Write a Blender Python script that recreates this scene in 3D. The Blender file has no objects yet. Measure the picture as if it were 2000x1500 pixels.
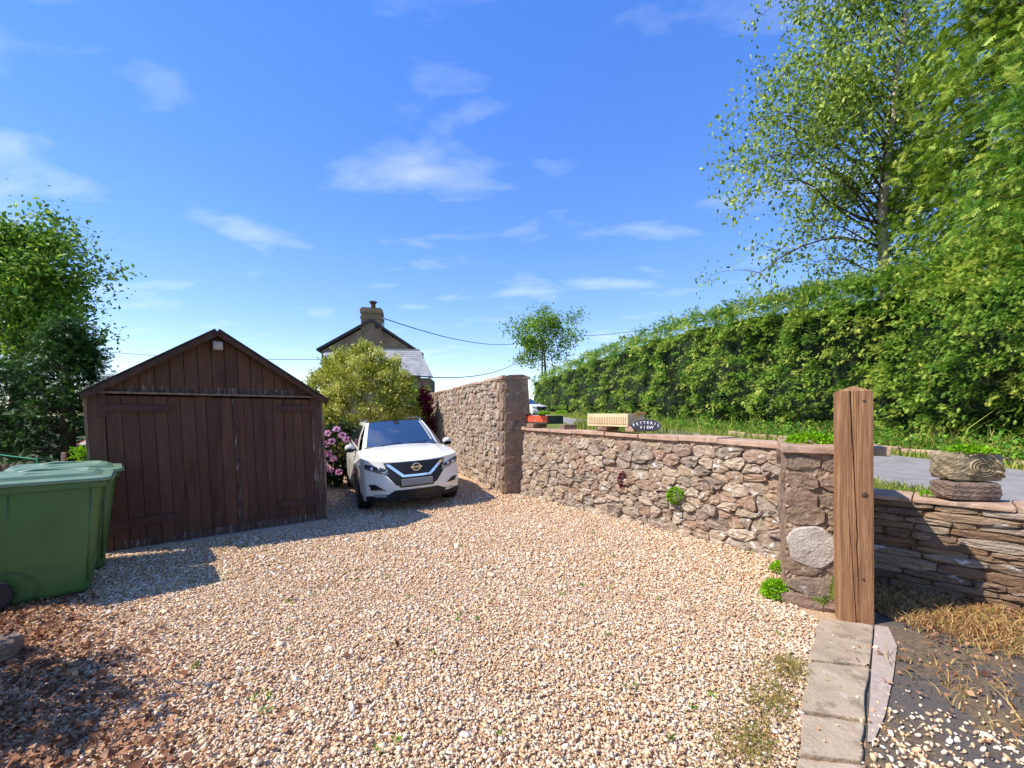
import bpy, math, random
import numpy as np
from mathutils import Vector, Matrix
random.seed(7); RNG = np.random.default_rng(7)
R = math.radians; SC = bpy.context.scene; COL = SC.collection

# ------------------------------------------------------------------ camera, sky, sun, exposure
EYE = 1.6; F = 850.0; HOR = 808.0
cam = bpy.data.cameras.new('camera'); co = bpy.data.objects.new('camera', cam); COL.objects.link(co)
cam.sensor_width = 36; cam.lens = 36 * F / 2000; cam.shift_y = 58 / 2000; cam.clip_end = 2000; cam.clip_start = .05
co.location = (0, 0, EYE); co.rotation_euler = (R(90), 0, 0); SC.camera = co
SUN_D = Vector((.82, .22, -1)).normalized()
elev = math.asin(-SUN_D.z)
w = bpy.data.worlds.new('World'); SC.world = w; w.use_nodes = True
nt = w.node_tree; nt.nodes.clear()
def N(t, typ, **kw):
    n = t.nodes.new(typ)
    for k, v in kw.items():
        if k == 'ins':
            for i, x in v.items(): n.inputs[i].default_value = x
        else: setattr(n, k, v)
    return n
sky = N(nt, 'ShaderNodeTexSky', sky_type='NISHITA', sun_disc=False, sun_elevation=elev, altitude=100, air_density=1.0, dust_density=0.0, ozone_density=3.0)
sky.sun_rotation = math.atan2(-SUN_D.x, -SUN_D.y)
gm = N(nt, 'ShaderNodeGamma', ins={'Gamma': .58}); hs = N(nt, 'ShaderNodeHueSaturation', ins={'Hue': .524, 'Saturation': 1.74, 'Value': 2.6})
tc = N(nt, 'ShaderNodeTexCoord'); sx = N(nt, 'ShaderNodeSeparateXYZ'); L = nt.links.new
L(tc.outputs['Generated'], sx.inputs[0])
zz = N(nt, 'ShaderNodeMath', operation='MAXIMUM', ins={1: .02}); L(sx.outputs[2], zz.inputs[0])
za = N(nt, 'ShaderNodeMath', operation='ADD', ins={1: .12}); L(zz.outputs[0], za.inputs[0])
dx = N(nt, 'ShaderNodeMath', operation='DIVIDE'); dy = N(nt, 'ShaderNodeMath', operation='DIVIDE')
L(sx.outputs[0], dx.inputs[0]); L(za.outputs[0], dx.inputs[1]); L(sx.outputs[1], dy.inputs[0]); L(za.outputs[0], dy.inputs[1])
cx = N(nt, 'ShaderNodeCombineXYZ'); L(dx.outputs[0], cx.inputs[0]); L(dy.outputs[0], cx.inputs[1])
mp = N(nt, 'ShaderNodeMapping'); mp.inputs['Rotation'].default_value = (0, 0, R(25)); mp.inputs['Scale'].default_value = (1.3, 2.3, 1); mp.inputs['Location'].default_value = (7.3, 2.2, 0)
L(cx.outputs[0], mp.inputs[0])
n1 = N(nt, 'ShaderNodeTexNoise', ins={'Scale': 1.3, 'Detail': 9, 'Roughness': .52, 'Distortion': .25}); L(mp.outputs[0], n1.inputs['Vector'])
cr = N(nt, 'ShaderNodeValToRGB'); cr.color_ramp.elements[0].position = .545; cr.color_ramp.elements[1].position = .80
L(n1.outputs['Fac'], cr.inputs[0])
cf = N(nt, 'ShaderNodeMath', operation='MULTIPLY', ins={1: .42}); L(cr.outputs[0], cf.inputs[0])
L(sky.outputs[0], gm.inputs['Color']); L(gm.outputs[0], hs.inputs['Color'])
mx = N(nt, 'ShaderNodeMix', data_type='RGBA'); L(cf.outputs[0], mx.inputs['Factor']); L(hs.outputs[0], mx.inputs['A']); mx.inputs['B'].default_value = (6.2, 6.6, 7.2, 1)
bg = N(nt, 'ShaderNodeBackground', ins={'Strength': .13}); wo = N(nt, 'ShaderNodeOutputWorld')
L(mx.outputs['Result'], bg.inputs[0]); L(bg.outputs[0], wo.inputs[0])
sl = bpy.data.lights.new('sun', 'SUN'); sl.energy = 4.6; sl.angle = R(.55); sl.color = (1, .95, .87)
so = bpy.data.objects.new('sun', sl); COL.objects.link(so); so.rotation_euler = SUN_D.to_track_quat('-Z', 'Y').to_euler(); so.location = (-20, -6, 25)
SC.view_settings.view_transform = 'Standard'; SC.view_settings.look = 'None'; SC.view_settings.exposure = .60; SC.view_settings.gamma = 1
SC.render.engine = 'CYCLES'; SC.cycles.use_denoising = True; SC.cycles.max_bounces = 6; SC.cycles.transparent_max_bounces = 8

# ------------------------------------------------------------------ helpers
def lin(c):
    return tuple(((x / 255) / 12.92 if x / 255 <= .04045 else ((x / 255 + .055) / 1.055) ** 2.4) for x in c) + (1,)
def sstep(a, b, x):
    t = np.clip((x - a) / (b - a), 0, 1); return t * t * (3 - 2 * t)
def ground_z(x, y):
    return sstep(5.5, 7.5, y) * np.clip(.055 * (x + 1.0), -.13, 0)
def road_z(y): return .55 + .021 * y
def px(x, y, Y):            # point seen at photo pixel (x,y), at distance Y ahead of the camera
    return Vector(((x - 1000) / F * Y, Y, EYE + (HOR - y) / F * Y))
def gpx(x, y, z=0.):        # where the pixel's ray meets height z
    Y = F * (EYE - z) / (y - HOR); return Vector(((x - 1000) / F * Y, Y, z))
def setp(o, label=None, cat=None, group=None, kind=None):
    for k, v in (('label', label), ('category', cat), ('group', group), ('kind', kind)):
        if v: o[k] = v
    return o
def thing(name, label, cat, loc=(0, 0, 0), rz=0, group=None, kind=None):
    o = bpy.data.objects.new(name, None); COL.objects.link(o); o.location = loc; o.rotation_euler = (0, 0, rz); o.empty_display_size = .1
    return setp(o, label, cat, group, kind)
def mk(name, verts, faces, mat, parent=None, rnd=None, smooth=False, loc=None, rot=None):
    me = bpy.data.meshes.new(name)
    verts = np.asarray(verts, dtype=np.float32).reshape(-1, 3)
    if isinstance(faces, np.ndarray):
        n, k = faces.shape
        me.vertices.add(len(verts)); me.vertices.foreach_set('co', verts.ravel())
        me.loops.add(n * k); me.loops.foreach_set('vertex_index', faces.astype(np.int32).ravel())
        me.polygons.add(n); me.polygons.foreach_set('loop_start', np.arange(0, n * k, k, dtype=np.int32))
        me.update(calc_edges=True); me.validate()
    else:
        me.from_pydata(verts.tolist(), [], faces); me.update()
    if rnd is not None:
        a = me.attributes.new('rnd', 'FLOAT', 'POINT'); a.data.foreach_set('value', np.broadcast_to(np.asarray(rnd, dtype=np.float32), (len(verts),)).copy())
    if smooth: me.polygons.foreach_set('use_smooth', np.ones(len(me.polygons), dtype=bool))
    if mat: me.materials.append(mat)
    o = bpy.data.objects.new(name, me); COL.objects.link(o)
    if parent: o.parent = parent
    if loc is not None: o.location = loc
    if rot is not None: o.rotation_euler = rot
    return o
class MB:
    def __init__(s): s.v = []; s.f = []
    def add(s, vs, fs):
        n = len(s.v); s.v += [tuple(v) for v in vs]; s.f += [tuple(i + n for i in f) for f in fs]; return s
    def box(s, x0, x1, y0, y1, z0, z1):
        return s.add([(x0, y0, z0), (x1, y0, z0), (x1, y1, z0), (x0, y1, z0), (x0, y0, z1), (x1, y0, z1), (x1, y1, z1), (x0, y1, z1)],
                     [(0, 3, 2, 1), (4, 5, 6, 7), (0, 1, 5, 4), (1, 2, 6, 5), (2, 3, 7, 6), (3, 0, 4, 7)])
    def prism(s, poly, y0, y1):     # poly in (x,z), pushed along y
        n = len(poly)
        vs = [(p[0], y0, p[1]) for p in poly] + [(p[0], y1, p[1]) for p in poly]
        return s.add(vs, [tuple(range(n)), tuple(range(2 * n - 1, n - 1, -1))] + [(i, i + n, (i + 1) % n + n, (i + 1) % n) for i in range(n)])
    def rings(s, rs, cap=True, closed=True):
        n = len(rs[0]); vs = [p for r in rs for p in r]; fs = []
        for i in range(len(rs) - 1):
            for j in range(n if closed else n - 1):
                k = (j + 1) % n; fs.append((i * n + j, i * n + k, (i + 1) * n + k, (i + 1) * n + j))
        if cap: fs += [tuple(range(n - 1, -1, -1)), tuple((len(rs) - 1) * n + j for j in range(n))]
        return s.add(vs, fs)
    def tube(s, pts, rad, n=6):
        pts = [Vector(p) for p in pts]; rs = []
        for i, p in enumerate(pts):
            d = (pts[min(i + 1, len(pts) - 1)] - pts[max(i - 1, 0)]).normalized()
            a = d.orthogonal().normalized() if i == 0 else (pa - d * pa.dot(d)).normalized()
            pa = a; b = d.cross(a); r = rad[i] if hasattr(rad, '__len__') else rad
            rs.append([p + (a * math.cos(t) + b * math.sin(t)) * r for t in [2 * math.pi * k / n for k in range(n)]])
        return s.rings(rs)
    def lathe(s, prof, axis='z', n=24, c=(0, 0, 0)):    # prof: (r,h)
        rs = []
        for r, h in prof:
            ring = []
            for k in range(n):
                t = 2 * math.pi * k / n; a, b = r * math.cos(t), r * math.sin(t)
                ring.append({'z': (c[0] + a, c[1] + b, c[2] + h), 'y': (c[0] + a, c[1] + h, c[2] + b), 'x': (c[0] + h, c[1] + a, c[2] + b)}[axis])
            rs.append(ring)
        return s.rings(rs)
    def grid(s, fn, nu, nv):
        vs = [fn(i / nu, j / nv) for j in range(nv + 1) for i in range(nu + 1)]
        return s.add(vs, [(j * (nu + 1) + i, j * (nu + 1) + i + 1, (j + 1) * (nu + 1) + i + 1, (j + 1) * (nu + 1) + i) for j in range(nv) for i in range(nu)])
    def o(s, name, mat, parent=None, smooth=False, bevel=0, seg=2, rnd=None, loc=None, rot=None):
        ob = mk(name, s.v, s.f, mat, parent, rnd=rnd, smooth=smooth, loc=loc, rot=rot)
        if bevel:
            m = ob.modifiers.new('bevel', 'BEVEL'); m.width = bevel; m.segments = seg; m.limit_method = 'ANGLE'; m.angle_limit = R(40)
        return ob
def rnd_rot(n, rng=RNG):
    q = rng.normal(size=(n, 4)); q /= np.linalg.norm(q, axis=1)[:, None]; a, b, c, d = q.T
    return np.stack([1 - 2 * (c * c + d * d), 2 * (b * c - a * d), 2 * (b * d + a * c), 2 * (b * c + a * d), 1 - 2 * (b * b + d * d), 2 * (c * d - a * b),
                     2 * (b * d - a * c), 2 * (c * d + a * b), 1 - 2 * (b * b + c * c)], 1).reshape(n, 3, 3)
def batch(tv, tf, mats, locs, rnd):
    """N copies of a template (or list of templates) -> verts, tris, rnd"""
    n, k = len(locs), len(tv)
    v = np.einsum('nij,kj->nki', mats, tv) + locs[:, None, :]
    f = tf[None] + (np.arange(n) * k)[:, None, None]
    return v.reshape(-1, 3), f.reshape(-1, tf.shape[1]), np.repeat(rnd, k)
def join(parts):
    V, Fc, Q, off = [], [], [], 0
    for v, f, q in parts:
        V.append(v); Fc.append(f + off); Q.append(q); off += len(v)
    return np.concatenate(V), np.concatenate(Fc), np.concatenate(Q)

# ------------------------------------------------------------------ materials
def mat(name, cols, scale=8., rough=.85, bump=.3, bscale=None, stretch=(1, 1, 1), rnd=None, detail=6, spec=.3, spots=None, metal=0, obj=False, rmix=.5, bdist=.02, coat=0):
    """noise ramp over cols; rnd = ramp over the piece's own 'rnd' attribute, mixed in; spots=(colour,scale,threshold,amount)"""
    m = bpy.data.materials.new(name); m.use_nodes = True; t = m.node_tree; b = t.nodes['Principled BSDF']; l = t.links.new
    b.inputs['Roughness'].default_value = rough; b.inputs['Specular IOR Level'].default_value = spec; b.inputs['Metallic'].default_value = metal; b.inputs['Coat Weight'].default_value = coat
    if obj: src = N(t, 'ShaderNodeTexCoord').outputs['Object']
    else: src = N(t, 'ShaderNodeNewGeometry').outputs['Position']
    mpn = N(t, 'ShaderNodeMapping'); mpn.inputs['Scale'].default_value = stretch; l(src, mpn.inputs[0]); vec = mpn.outputs[0]
    def ramp(cs, fac):
        r = N(t, 'ShaderNodeValToRGB'); e = r.color_ramp.elements
        while len(e) < len(cs): e.new(.5)
        for i, c in enumerate(cs): e[i].position = i / max(1, len(cs) - 1); e[i].color = c if len(c) == 4 else lin(c)
        l(fac, r.inputs[0]); return r.outputs[0]
    nz = N(t, 'ShaderNodeTexNoise', ins={'Scale': scale, 'Detail': detail, 'Roughness': .65}); l(vec, nz.inputs['Vector'])
    st = N(t, 'ShaderNodeMapRange', ins={1: .28, 2: .72}); l(nz.outputs['Fac'], st.inputs[0])
    out = ramp(cols, st.outputs[0])
    if rnd:
        at = N(t, 'ShaderNodeAttribute', attribute_name='rnd'); rc = ramp(rnd, at.outputs['Fac'])
        mm = N(t, 'ShaderNodeMix', data_type='RGBA', ins={'Factor': rmix}); l(out, mm.inputs['A']); l(rc, mm.inputs['B']); out = mm.outputs['Result']
    for (c, s, th, am) in (spots or []):
        n2 = N(t, 'ShaderNodeTexNoise', ins={'Scale': s, 'Detail': 5, 'Roughness': .6}); l(vec, n2.inputs['Vector'])
        m2 = N(t, 'ShaderNodeMapRange', ins={1: th, 2: th + .07, 4: am}); l(n2.outputs['Fac'], m2.inputs[0])
        mm = N(t, 'ShaderNodeMix', data_type='RGBA'); l(m2.outputs[0], mm.inputs['Factor']); l(out, mm.inputs['A']); mm.inputs['B'].default_value = lin(c); out = mm.outputs['Result']
    l(out, b.inputs['Base Color'])
    if bump:
        n3 = N(t, 'ShaderNodeTexNoise', ins={'Scale': bscale or scale * 4, 'Detail': 5, 'Roughness': .6}); l(vec, n3.inputs['Vector'])
        bn = N(t, 'ShaderNodeBump', ins={'Strength': bump, 'Distance': bdist}); l(n3.outputs['Fac'], bn.inputs['Height']); l(bn.outputs[0], b.inputs['Normal'])
    return m
def leafmat(name, cols, trans=.35, rough=.55, scale=1.2):
    m = bpy.data.materials.new(name); m.use_nodes = True; t = m.node_tree; b = t.nodes['Principled BSDF']; l = t.links.new
    at = N(t, 'ShaderNodeAttribute', attribute_name='rnd'); r = N(t, 'ShaderNodeValToRGB'); e = r.color_ramp.elements
    while len(e) < len(cols): e.new(.5)
    for i, c in enumerate(cols): e[i].position = i / (len(cols) - 1); e[i].color = lin(c)
    g = N(t, 'ShaderNodeNewGeometry'); nz = N(t, 'ShaderNodeTexNoise', ins={'Scale': scale, 'Detail': 3}); l(g.outputs['Position'], nz.inputs['Vector'])
    ad = N(t, 'ShaderNodeMath', operation='MULTIPLY_ADD', ins={1: .9, 2: -.45}); l(nz.outputs['Fac'], ad.inputs[0])
    a2 = N(t, 'ShaderNodeMath', operation='ADD', use_clamp=True); l(ad.outputs[0], a2.inputs[0]); l(at.outputs['Fac'], a2.inputs[1]); l(a2.outputs[0], r.inputs[0])
    l(r.outputs[0], b.inputs['Base Color']); b.inputs['Roughness'].default_value = rough; b.inputs['Specular IOR Level'].default_value = .25
    tr = N(t, 'ShaderNodeBsdfTranslucent'); l(r.outputs[0], tr.inputs[0]); ms = N(t, 'ShaderNodeMixShader', ins={0: trans}); l(b.outputs[0], ms.inputs[1]); l(tr.outputs[0], ms.inputs[2])
    l(ms.outputs[0], t.nodes['Material Output'].inputs[0]); return m
def plain(name, c, rough=.5, metal=0, spec=.5, coat=0, ior=None):
    m = bpy.data.materials.new(name); m.use_nodes = True; b = m.node_tree.nodes['Principled BSDF']
    b.inputs['Base Color'].default_value = lin(c); b.inputs['Roughness'].default_value = rough; b.inputs['Metallic'].default_value = metal; b.inputs['Specular IOR Level'].default_value = spec; b.inputs['Coat Weight'].default_value = coat
    if ior: b.inputs['IOR'].default_value = ior
    return m
LICH = [((222, 214, 204), 14, .58, .8), ((60, 52, 48), 6, .62, .6)]
M = {}
M['gravel'] = mat('gravel_stones', [(198, 160, 118), (222, 192, 154), (232, 212, 182)], 1.6, .85, 0, spots=[((150, 108, 70), .9, .60, .35)], rnd=[(146, 124, 100), (190, 138, 86), (210, 164, 114), (220, 182, 138), (226, 196, 158), (234, 212, 182), (212, 196, 174), (240, 232, 218)], rmix=.72)
M['gravel_bed'] = mat('gravel_bed', [(160, 126, 92), (198, 160, 120), (218, 186, 146), (230, 208, 176)], 110, .9, .9, 90, detail=3, bdist=.03, spots=[((110, 84, 58), 1.6, .60, .35)])
M['mortar'] = mat('wall_mortar', [(112, 92, 74), (150, 124, 100), (188, 162, 134)], 9, .95, 1, 30, spots=[((206, 190, 172), 5, .60, .5), ((84, 72, 64), 4, .64, .5)])
M['stone'] = mat('wall_stone', [(98, 82, 66), (150, 128, 104), (198, 178, 150)], 10, .92, 1, 28, bdist=.03, rnd=[(112, 99, 88), (158, 142, 122), (166, 128, 104), (184, 162, 130), (150, 136, 122), (204, 184, 158), (172, 144, 122)], rmix=.55, spots=LICH)
M['slabstone'] = mat('bedded_stone', [(88, 68, 48), (134, 106, 76), (172, 142, 104)], 8, .92, 1, 30, (1, 1, 2.5), bdist=.03, rnd=[(92, 76, 64), (140, 106, 82), (122, 104, 88), (164, 136, 110), (190, 176, 160)], rmix=.6, spots=[((222, 216, 208), 5, .63, .9), ((176, 150, 60), 4, .70, .7)])
M['coping'] = mat('coping_sandstone', [(146, 112, 94), (178, 146, 122), (202, 176, 150)], 5, .9, .6, 30, rnd=[(142, 108, 90), (186, 156, 128), (172, 138, 118)], rmix=.4, spots=[((190, 180, 166), 6, .64, .5), ((80, 66, 58), 5, .62, .5)])
M['sandstone'] = mat('red_sandstone', [(98, 80, 68), (140, 116, 98), (174, 148, 126)], 7, .92, 1, 28, bdist=.03, rnd=[(112, 94, 78), (144, 112, 88), (136, 116, 88), (120, 106, 90)], rmix=.5, spots=[((196, 184, 172), 16, .62, .6), ((58, 50, 48), 4, .58, .6)])
M['render'] = mat('pale_render', [(142, 126, 112), (178, 164, 148), (200, 188, 174)], 7, .95, .9, 50)
M['plank'] = mat('stained_plank', [(62, 41, 30), (82, 56, 42), (102, 72, 54)], 6, .75, .35, 60, (3, 3, .25), rnd=[(60, 40, 30), (96, 67, 51), (76, 52, 39)], rmix=.5, spots=[((120, 98, 88), 9, .64, .35), ((40, 26, 23), 2.5, .60, .5)])
M['plank_weathered'] = mat('weathered_plank_end', [(64, 42, 36), (92, 72, 62), (128, 112, 100)], 9, .85, .4, 60, (4, 4, .5), rnd=[(60, 40, 35), (84, 66, 58)], rmix=.5, spots=[((164, 150, 134), 8, .57, .5), ((92, 92, 52), 5, .62, .5)])
M['grey_wood'] = mat('grey_weathered_wood', [(84, 66, 54), (122, 102, 84), (150, 132, 112)], 8, .9, .4, 50, (3, 3, .6))
M['felt'] = mat('roof_felt', [(60, 58, 56), (92, 88, 84)], 12, .95, .4)
M['iron'] = mat('painted_iron', [(60, 40, 35), (82, 56, 48)], 12, .7, .3, spots=[((110, 84, 70), 16, .62, .5)])
M['ring'] = plain('chalky_scratch', (124, 92, 78), .9)
M['post'] = mat('gatepost_timber', [(112, 76, 50), (154, 110, 74), (186, 144, 102)], 9, .8, .6, 60, (6, 6, .22), spots=[((176, 146, 96), 2.2, .64, .55), ((86, 54, 36), 3.0, .66, .6)])
M['concrete'] = mat('concrete', [(150, 134, 118), (184, 168, 150)], 12, .95, .6)
M['paving'] = mat('paving_flag', [(140, 122, 96), (172, 152, 122), (192, 174, 144)], 5, .9, .5, 50, rnd=[(136, 116, 98), (164, 142, 120), (150, 134, 112)], rmix=.4, spots=[((104, 88, 70), 7, .56, .5), ((190, 176, 156), 11, .60, .5), ((120, 112, 70), 3, .64, .4)])
M['cobble'] = mat('set_pebble_concrete', [(160, 140, 124), (190, 172, 156)], 30, .9, .6)
M['asphalt'] = mat('road_asphalt', [(122, 116, 112), (140, 134, 130), (152, 146, 140)], 3, .92, .4, 120, spots=[((104, 98, 94), 1.2, .62, .4)])
M['tarmac'] = mat('old_tarmac', [(84, 72, 58), (118, 100, 78), (152, 128, 96)], 30, .92, 1, 90, spots=[((96, 90, 84), 1.6, .46, .85), ((176, 136, 84), 6, .60, .6)])
M['soil'] = mat('soil', [(74, 56, 40), (104, 80, 56), (120, 100, 62)], 5, .95, .8, 40)
M['turf'] = mat('verge_turf', [(70, 84, 34), (104, 116, 44), (132, 128, 62)], 6, .95, .8, 60)
M['field'] = mat('garden_ground', [(60, 70, 36), (86, 92, 46)], 1.2, .95, .5, 20)
M['bin'] = mat('bin_green_plastic', [(56, 92, 46), (64, 100, 52), (72, 108, 58)], 3, .45, .05, 300, spec=.5, spots=[((92, 122, 78), 5, .66, .4)])
M['bin_lid'] = mat('bin_lid_plastic', [(96, 124, 98), (118, 142, 114)], 4, .45, .05, 200, spec=.5)
M['rubber'] = plain('rubber', (28, 28, 30), .75)
M['black'] = plain('black_plastic', (22, 22, 24), .5)
M['paint'] = plain('white_car_paint', (232, 227, 212), .28, 0, .5, .7)
M['glass'] = plain('car_glass', (34, 42, 46), .03, 0, 1.0, 0, 2.3)
M['roofglass'] = plain('black_roof_glass', (14, 16, 20), .06, 0, .8)
M['chrome'] = plain('chrome', (225, 225, 225), .12, 1)
M['alloy'] = plain('alloy', (120, 122, 126), .3, 1)
M['lamp'] = plain('headlamp_glass', (70, 76, 84), .08, .2, .8)
M['lens'] = plain('lamp_lens', (200, 205, 210), .1, .6)
M['plate'] = plain('blank_plate', (140, 136, 130), .6)
M['pale_trim'] = plain('windscreen_pillar_trim', (190, 190, 170), .5)
M['bark'] = mat('bark', [(60, 46, 36), (92, 72, 56), (120, 98, 78)], 8, .9, .8, 30, (1, 1, .4))
M['birch_bark'] = mat('birch_bark', [(110, 84, 70), (176, 158, 144), (214, 202, 190)], 5, .8, .5, 20, (1, 1, .8))
M['gap_shade'] = mat('hedge_gap_shade', [(16, 26, 10), (28, 42, 16), (40, 44, 22)], 3, .95, .8, 12)  # near-black green: shade between the hedge sprays put into the colour
M['hedge'] = leafmat('hedge_sprays', [(34, 62, 20), (68, 110, 34), (106, 148, 48), (152, 180, 66), (204, 210, 96)], .35, .5, .8)
M['conifer'] = leafmat('conifer_sprays', [(44, 68, 18), (94, 126, 34), (142, 170, 52), (196, 204, 92)], .35, .5, .8)
M['cypress'] = leafmat('cypress_sprays', [(20, 42, 18), (38, 70, 26), (84, 120, 40)], .3, .5, 1)
M['birch'] = leafmat('birch_leaves', [(72, 96, 30), (116, 144, 46), (156, 178, 66), (198, 208, 108)], .4, .5, .7)
M['oak'] = leafmat('broad_leaves', [(58, 92, 26), (94, 134, 38), (132, 166, 52), (172, 190, 74)], .4, .5, .7)
M['variegated'] = leafmat('variegated_leaves', [(88, 98, 24), (134, 142, 38), (182, 184, 62), (220, 216, 124), (234, 230, 168)], .3, .5, 1.5)
M['lime'] = leafmat('lime_leaves', [(96, 140, 10), (130, 180, 16), (160, 205, 40)], .35, .5, 3)
M['fresh'] = leafmat('fresh_leaves', [(50, 100, 24), (90, 146, 36), (150, 186, 60)], .35, .5, 3)
M['maroon'] = leafmat('maroon_leaves', [(60, 8, 24), (100, 14, 40), (140, 30, 60)], .3, .5, 2)
M['pink'] = leafmat('pink_petals', [(226, 130, 186), (242, 176, 214), (252, 220, 236)], .3, .6, 3)
M['rhodo'] = leafmat('rhododendron_leaves', [(24, 44, 16), (44, 66, 24), (80, 96, 40)], .25, .45, 2)
M['grass'] = leafmat('grass_blades', [(80, 104, 30), (120, 146, 44), (170, 176, 76), (206, 190, 110)], .4, .6, 1.5)
M['moss'] = leafmat('moss_blades', [(120, 96, 44), (150, 132, 58), (120, 130, 44), (176, 150, 84), (96, 124, 36)], .3, .7, 4)
M['drygrass'] = leafmat('dry_grass', [(110, 76, 42), (168, 120, 68), (204, 160, 98), (214, 184, 122), (140, 140, 62)], .3, .7, 3)
M['litter'] = leafmat('dead_leaves', [(84, 54, 38), (128, 84, 56), (164, 116, 82), (196, 150, 112)], .2, .7, 3)
M['cable'] = plain('cable', (30, 32, 36), .7)
M['house_render'] = mat('cottage_render', [(110, 92, 72), (138, 118, 94), (158, 136, 110)], .8, .95, .5, 8, spots=[((84, 72, 60), .9, .58, .7)])
M['slate'] = mat('roof_slate', [(116, 116, 116), (146, 146, 144), (170, 168, 164)], 2.5, .6, .3, 20, rnd=[(106, 106, 108), (168, 166, 160), (136, 136, 136)], rmix=.5)
M['verge_dark'] = plain('dark_verge', (54, 50, 50), .8)
M['clay'] = mat('clay_pot', [(84, 56, 46), (110, 78, 62)], 3, .9, .2)

# ------------------------------------------------------------------ large ground
S = 300
mk('ground', [(-S, -60, -.16), (S, -60, -.16), (S, S, -.16), (-S, S, -.16)], [(0, 1, 2, 3)], M['field']); setp(bpy.data.objects['ground'], kind='structure')
def gy(i, j): return None
nx, ny = 90, 90
gxs = np.linspace(-9, 5.2, nx); gys = np.linspace(.3, 18, ny)
GX, GY = np.meshgrid(gxs, gys); GZ = ground_z(GX, GY) - .014
idx = np.arange(nx * ny).reshape(ny, nx)
fq = np.stack([idx[:-1, :-1], idx[:-1, 1:], idx[1:, 1:], idx[1:, :-1]], -1).reshape(-1, 4)
setp(mk('driveway', np.stack([GX, GY, GZ], -1).reshape(-1, 3), fq, M['gravel_bed'], smooth=True), kind='structure')
# wall lines (world plan)
HW0 = Vector((-3.24, 16.7)); HW1 = Vector((-.15, 8.66))          # tall wall face, far end -> near corner
LW0 = Vector((.057, 9.01)); LW1 = Vector((3.05, 4.79))           # low wall face
PI0 = Vector((2.355, 3.745)); PIX = Vector((.866, -.5)).normalized()
RW0 = Vector((3.30, 4.33)); RW1 = Vector((4.72, 2.93))
# road side land, held up by the walls
ys = [2.2, 3.2, 4.3, 4.9, 6, 7, 8, 9.2, 12, 18, 30, 60, 120]
lx = [5.05, 4.85, 3.52, 3.25, 2.5, 1.75, 1.05, .25, -1.2, -3.5, -5, -6, -8]
vs = []; fs = []
for i, (y, x) in enumerate(zip(ys, lx)):
    vs += [(x, y, road_z(y) - .008), (60, y, road_z(y) - .008)]
    if i: fs.append((2 * i - 2, 2 * i - 1, 2 * i + 1, 2 * i))
setp(mk('verge', vs, fs, M['turf']), kind='structure')
Xn = lambda y: 5.43 - .095 * y
Xf = lambda y: 8.86 - .095 * y - np.clip(.075 * (np.asarray(y) - 9.4), 0, 1.07)
Xh = lambda y: 10.53 - .095 * y
vs = []; fs = []
ry = np.linspace(-4, 130, 60)
for i, y in enumerate(ry):
    wob = .06 * math.sin(i * 2.1) if i % 2 else 0
    vs += [(Xn(y) + wob, y, road_z(y)), (Xf(y) + wob * .6, y, road_z(y))]
    if i: fs.append((2 * i - 2, 2 * i - 1, 2 * i + 1, 2 * i))
setp(mk('road', vs, fs, M['asphalt']), kind='structure')
kb = thing('kerb', 'low sandstone kerb between the road verge and the tall hedge', 'kerb')
for i in range(9):
    y0 = 6.6 + i * .95
    d = Vector((-.095, 1)).normalized(); x0 = Xf(y0) + .42
    m = MB().box(0, .14, 0, .9, -.12, .13)
    o = m.o('kerb_stone', M['coping'], kb, bevel=.02, rnd=random.random(), loc=(x0, y0, road_z(y0)), rot=(random.uniform(-.04, .04), 0, math.atan2(.095, 1)))
# dark old tarmac and dry turf, right foreground
def sheet(name, pts, z, m, kind='structure', sub=0):
    o = mk(name, [(p[0], p[1], z) for p in pts], [tuple(range(len(pts)))], m); setp(o, kind=kind); return o
sheet('tarmac_apron', [(.95, 1.2), (5.0, 1.2), (5.2, 2.8), (3.3, 4.3), (2.9, 3.9), (2.72, 3.25), (2.0, 2.45)], -.006, M['tarmac'])
# paving flags
pv = thing('paving_strip', 'strip of worn stone flags at the gravel edge below the post', 'paving', kind='structure')
A = [gpx(1600, 1207), gpx(1708, 1222)]; B = [gpx(1575, 1292), gpx(1700, 1306)]; C = [gpx(1560, 1395), gpx(1692, 1413)]; D = [gpx(1556, 1478), gpx(1690, 1496)]; E_ = [gpx(1480, 1690), gpx(1690, 1700)]
rows = [A, B, C, D, E_]
for i in range(4):
    (a, b), (d, c) = rows[i], rows[i + 1]
    g = .012; q = [a.lerp(d, g) .lerp(b, .01), b.lerp(c, g), c.lerp(b, g), d.lerp(a, g)]
    ctr = sum(q, Vector()) / 4
    poly = []
    for k in range(4):
        for t in (0, .25, .5, .75):
            p = q[k].lerp(q[(k + 1) % 4], t); p = p + (ctr - p).normalized() * random.uniform(0, .022); poly.append(p)
    zt = .016 + random.uniform(-.004, .004)
    n = len(poly); mb = MB().add([(p.x, p.y, -.05) for p in poly] + [(p.x, p.y, zt) for p in poly], [tuple(range(n, 2 * n))] + [(k, (k + 1) % n, (k + 1) % n + n, k + n) for k in range(n)])
    mb.o('paving_flag', M['paving'], pv, bevel=.008, rnd=random.random())
cb = [gpx(1709, 1222), gpx(1735, 1225), gpx(1752, 1262), gpx(1745, 1320), gpx(1728, 1400), gpx(1706, 1450), gpx(1694, 1450), gpx(1702, 1306)]
MB().add([(p.x, p.y, .004) for p in cb], [tuple(range(len(cb)))]).o('haunching', M['cobble'], pv)

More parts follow.
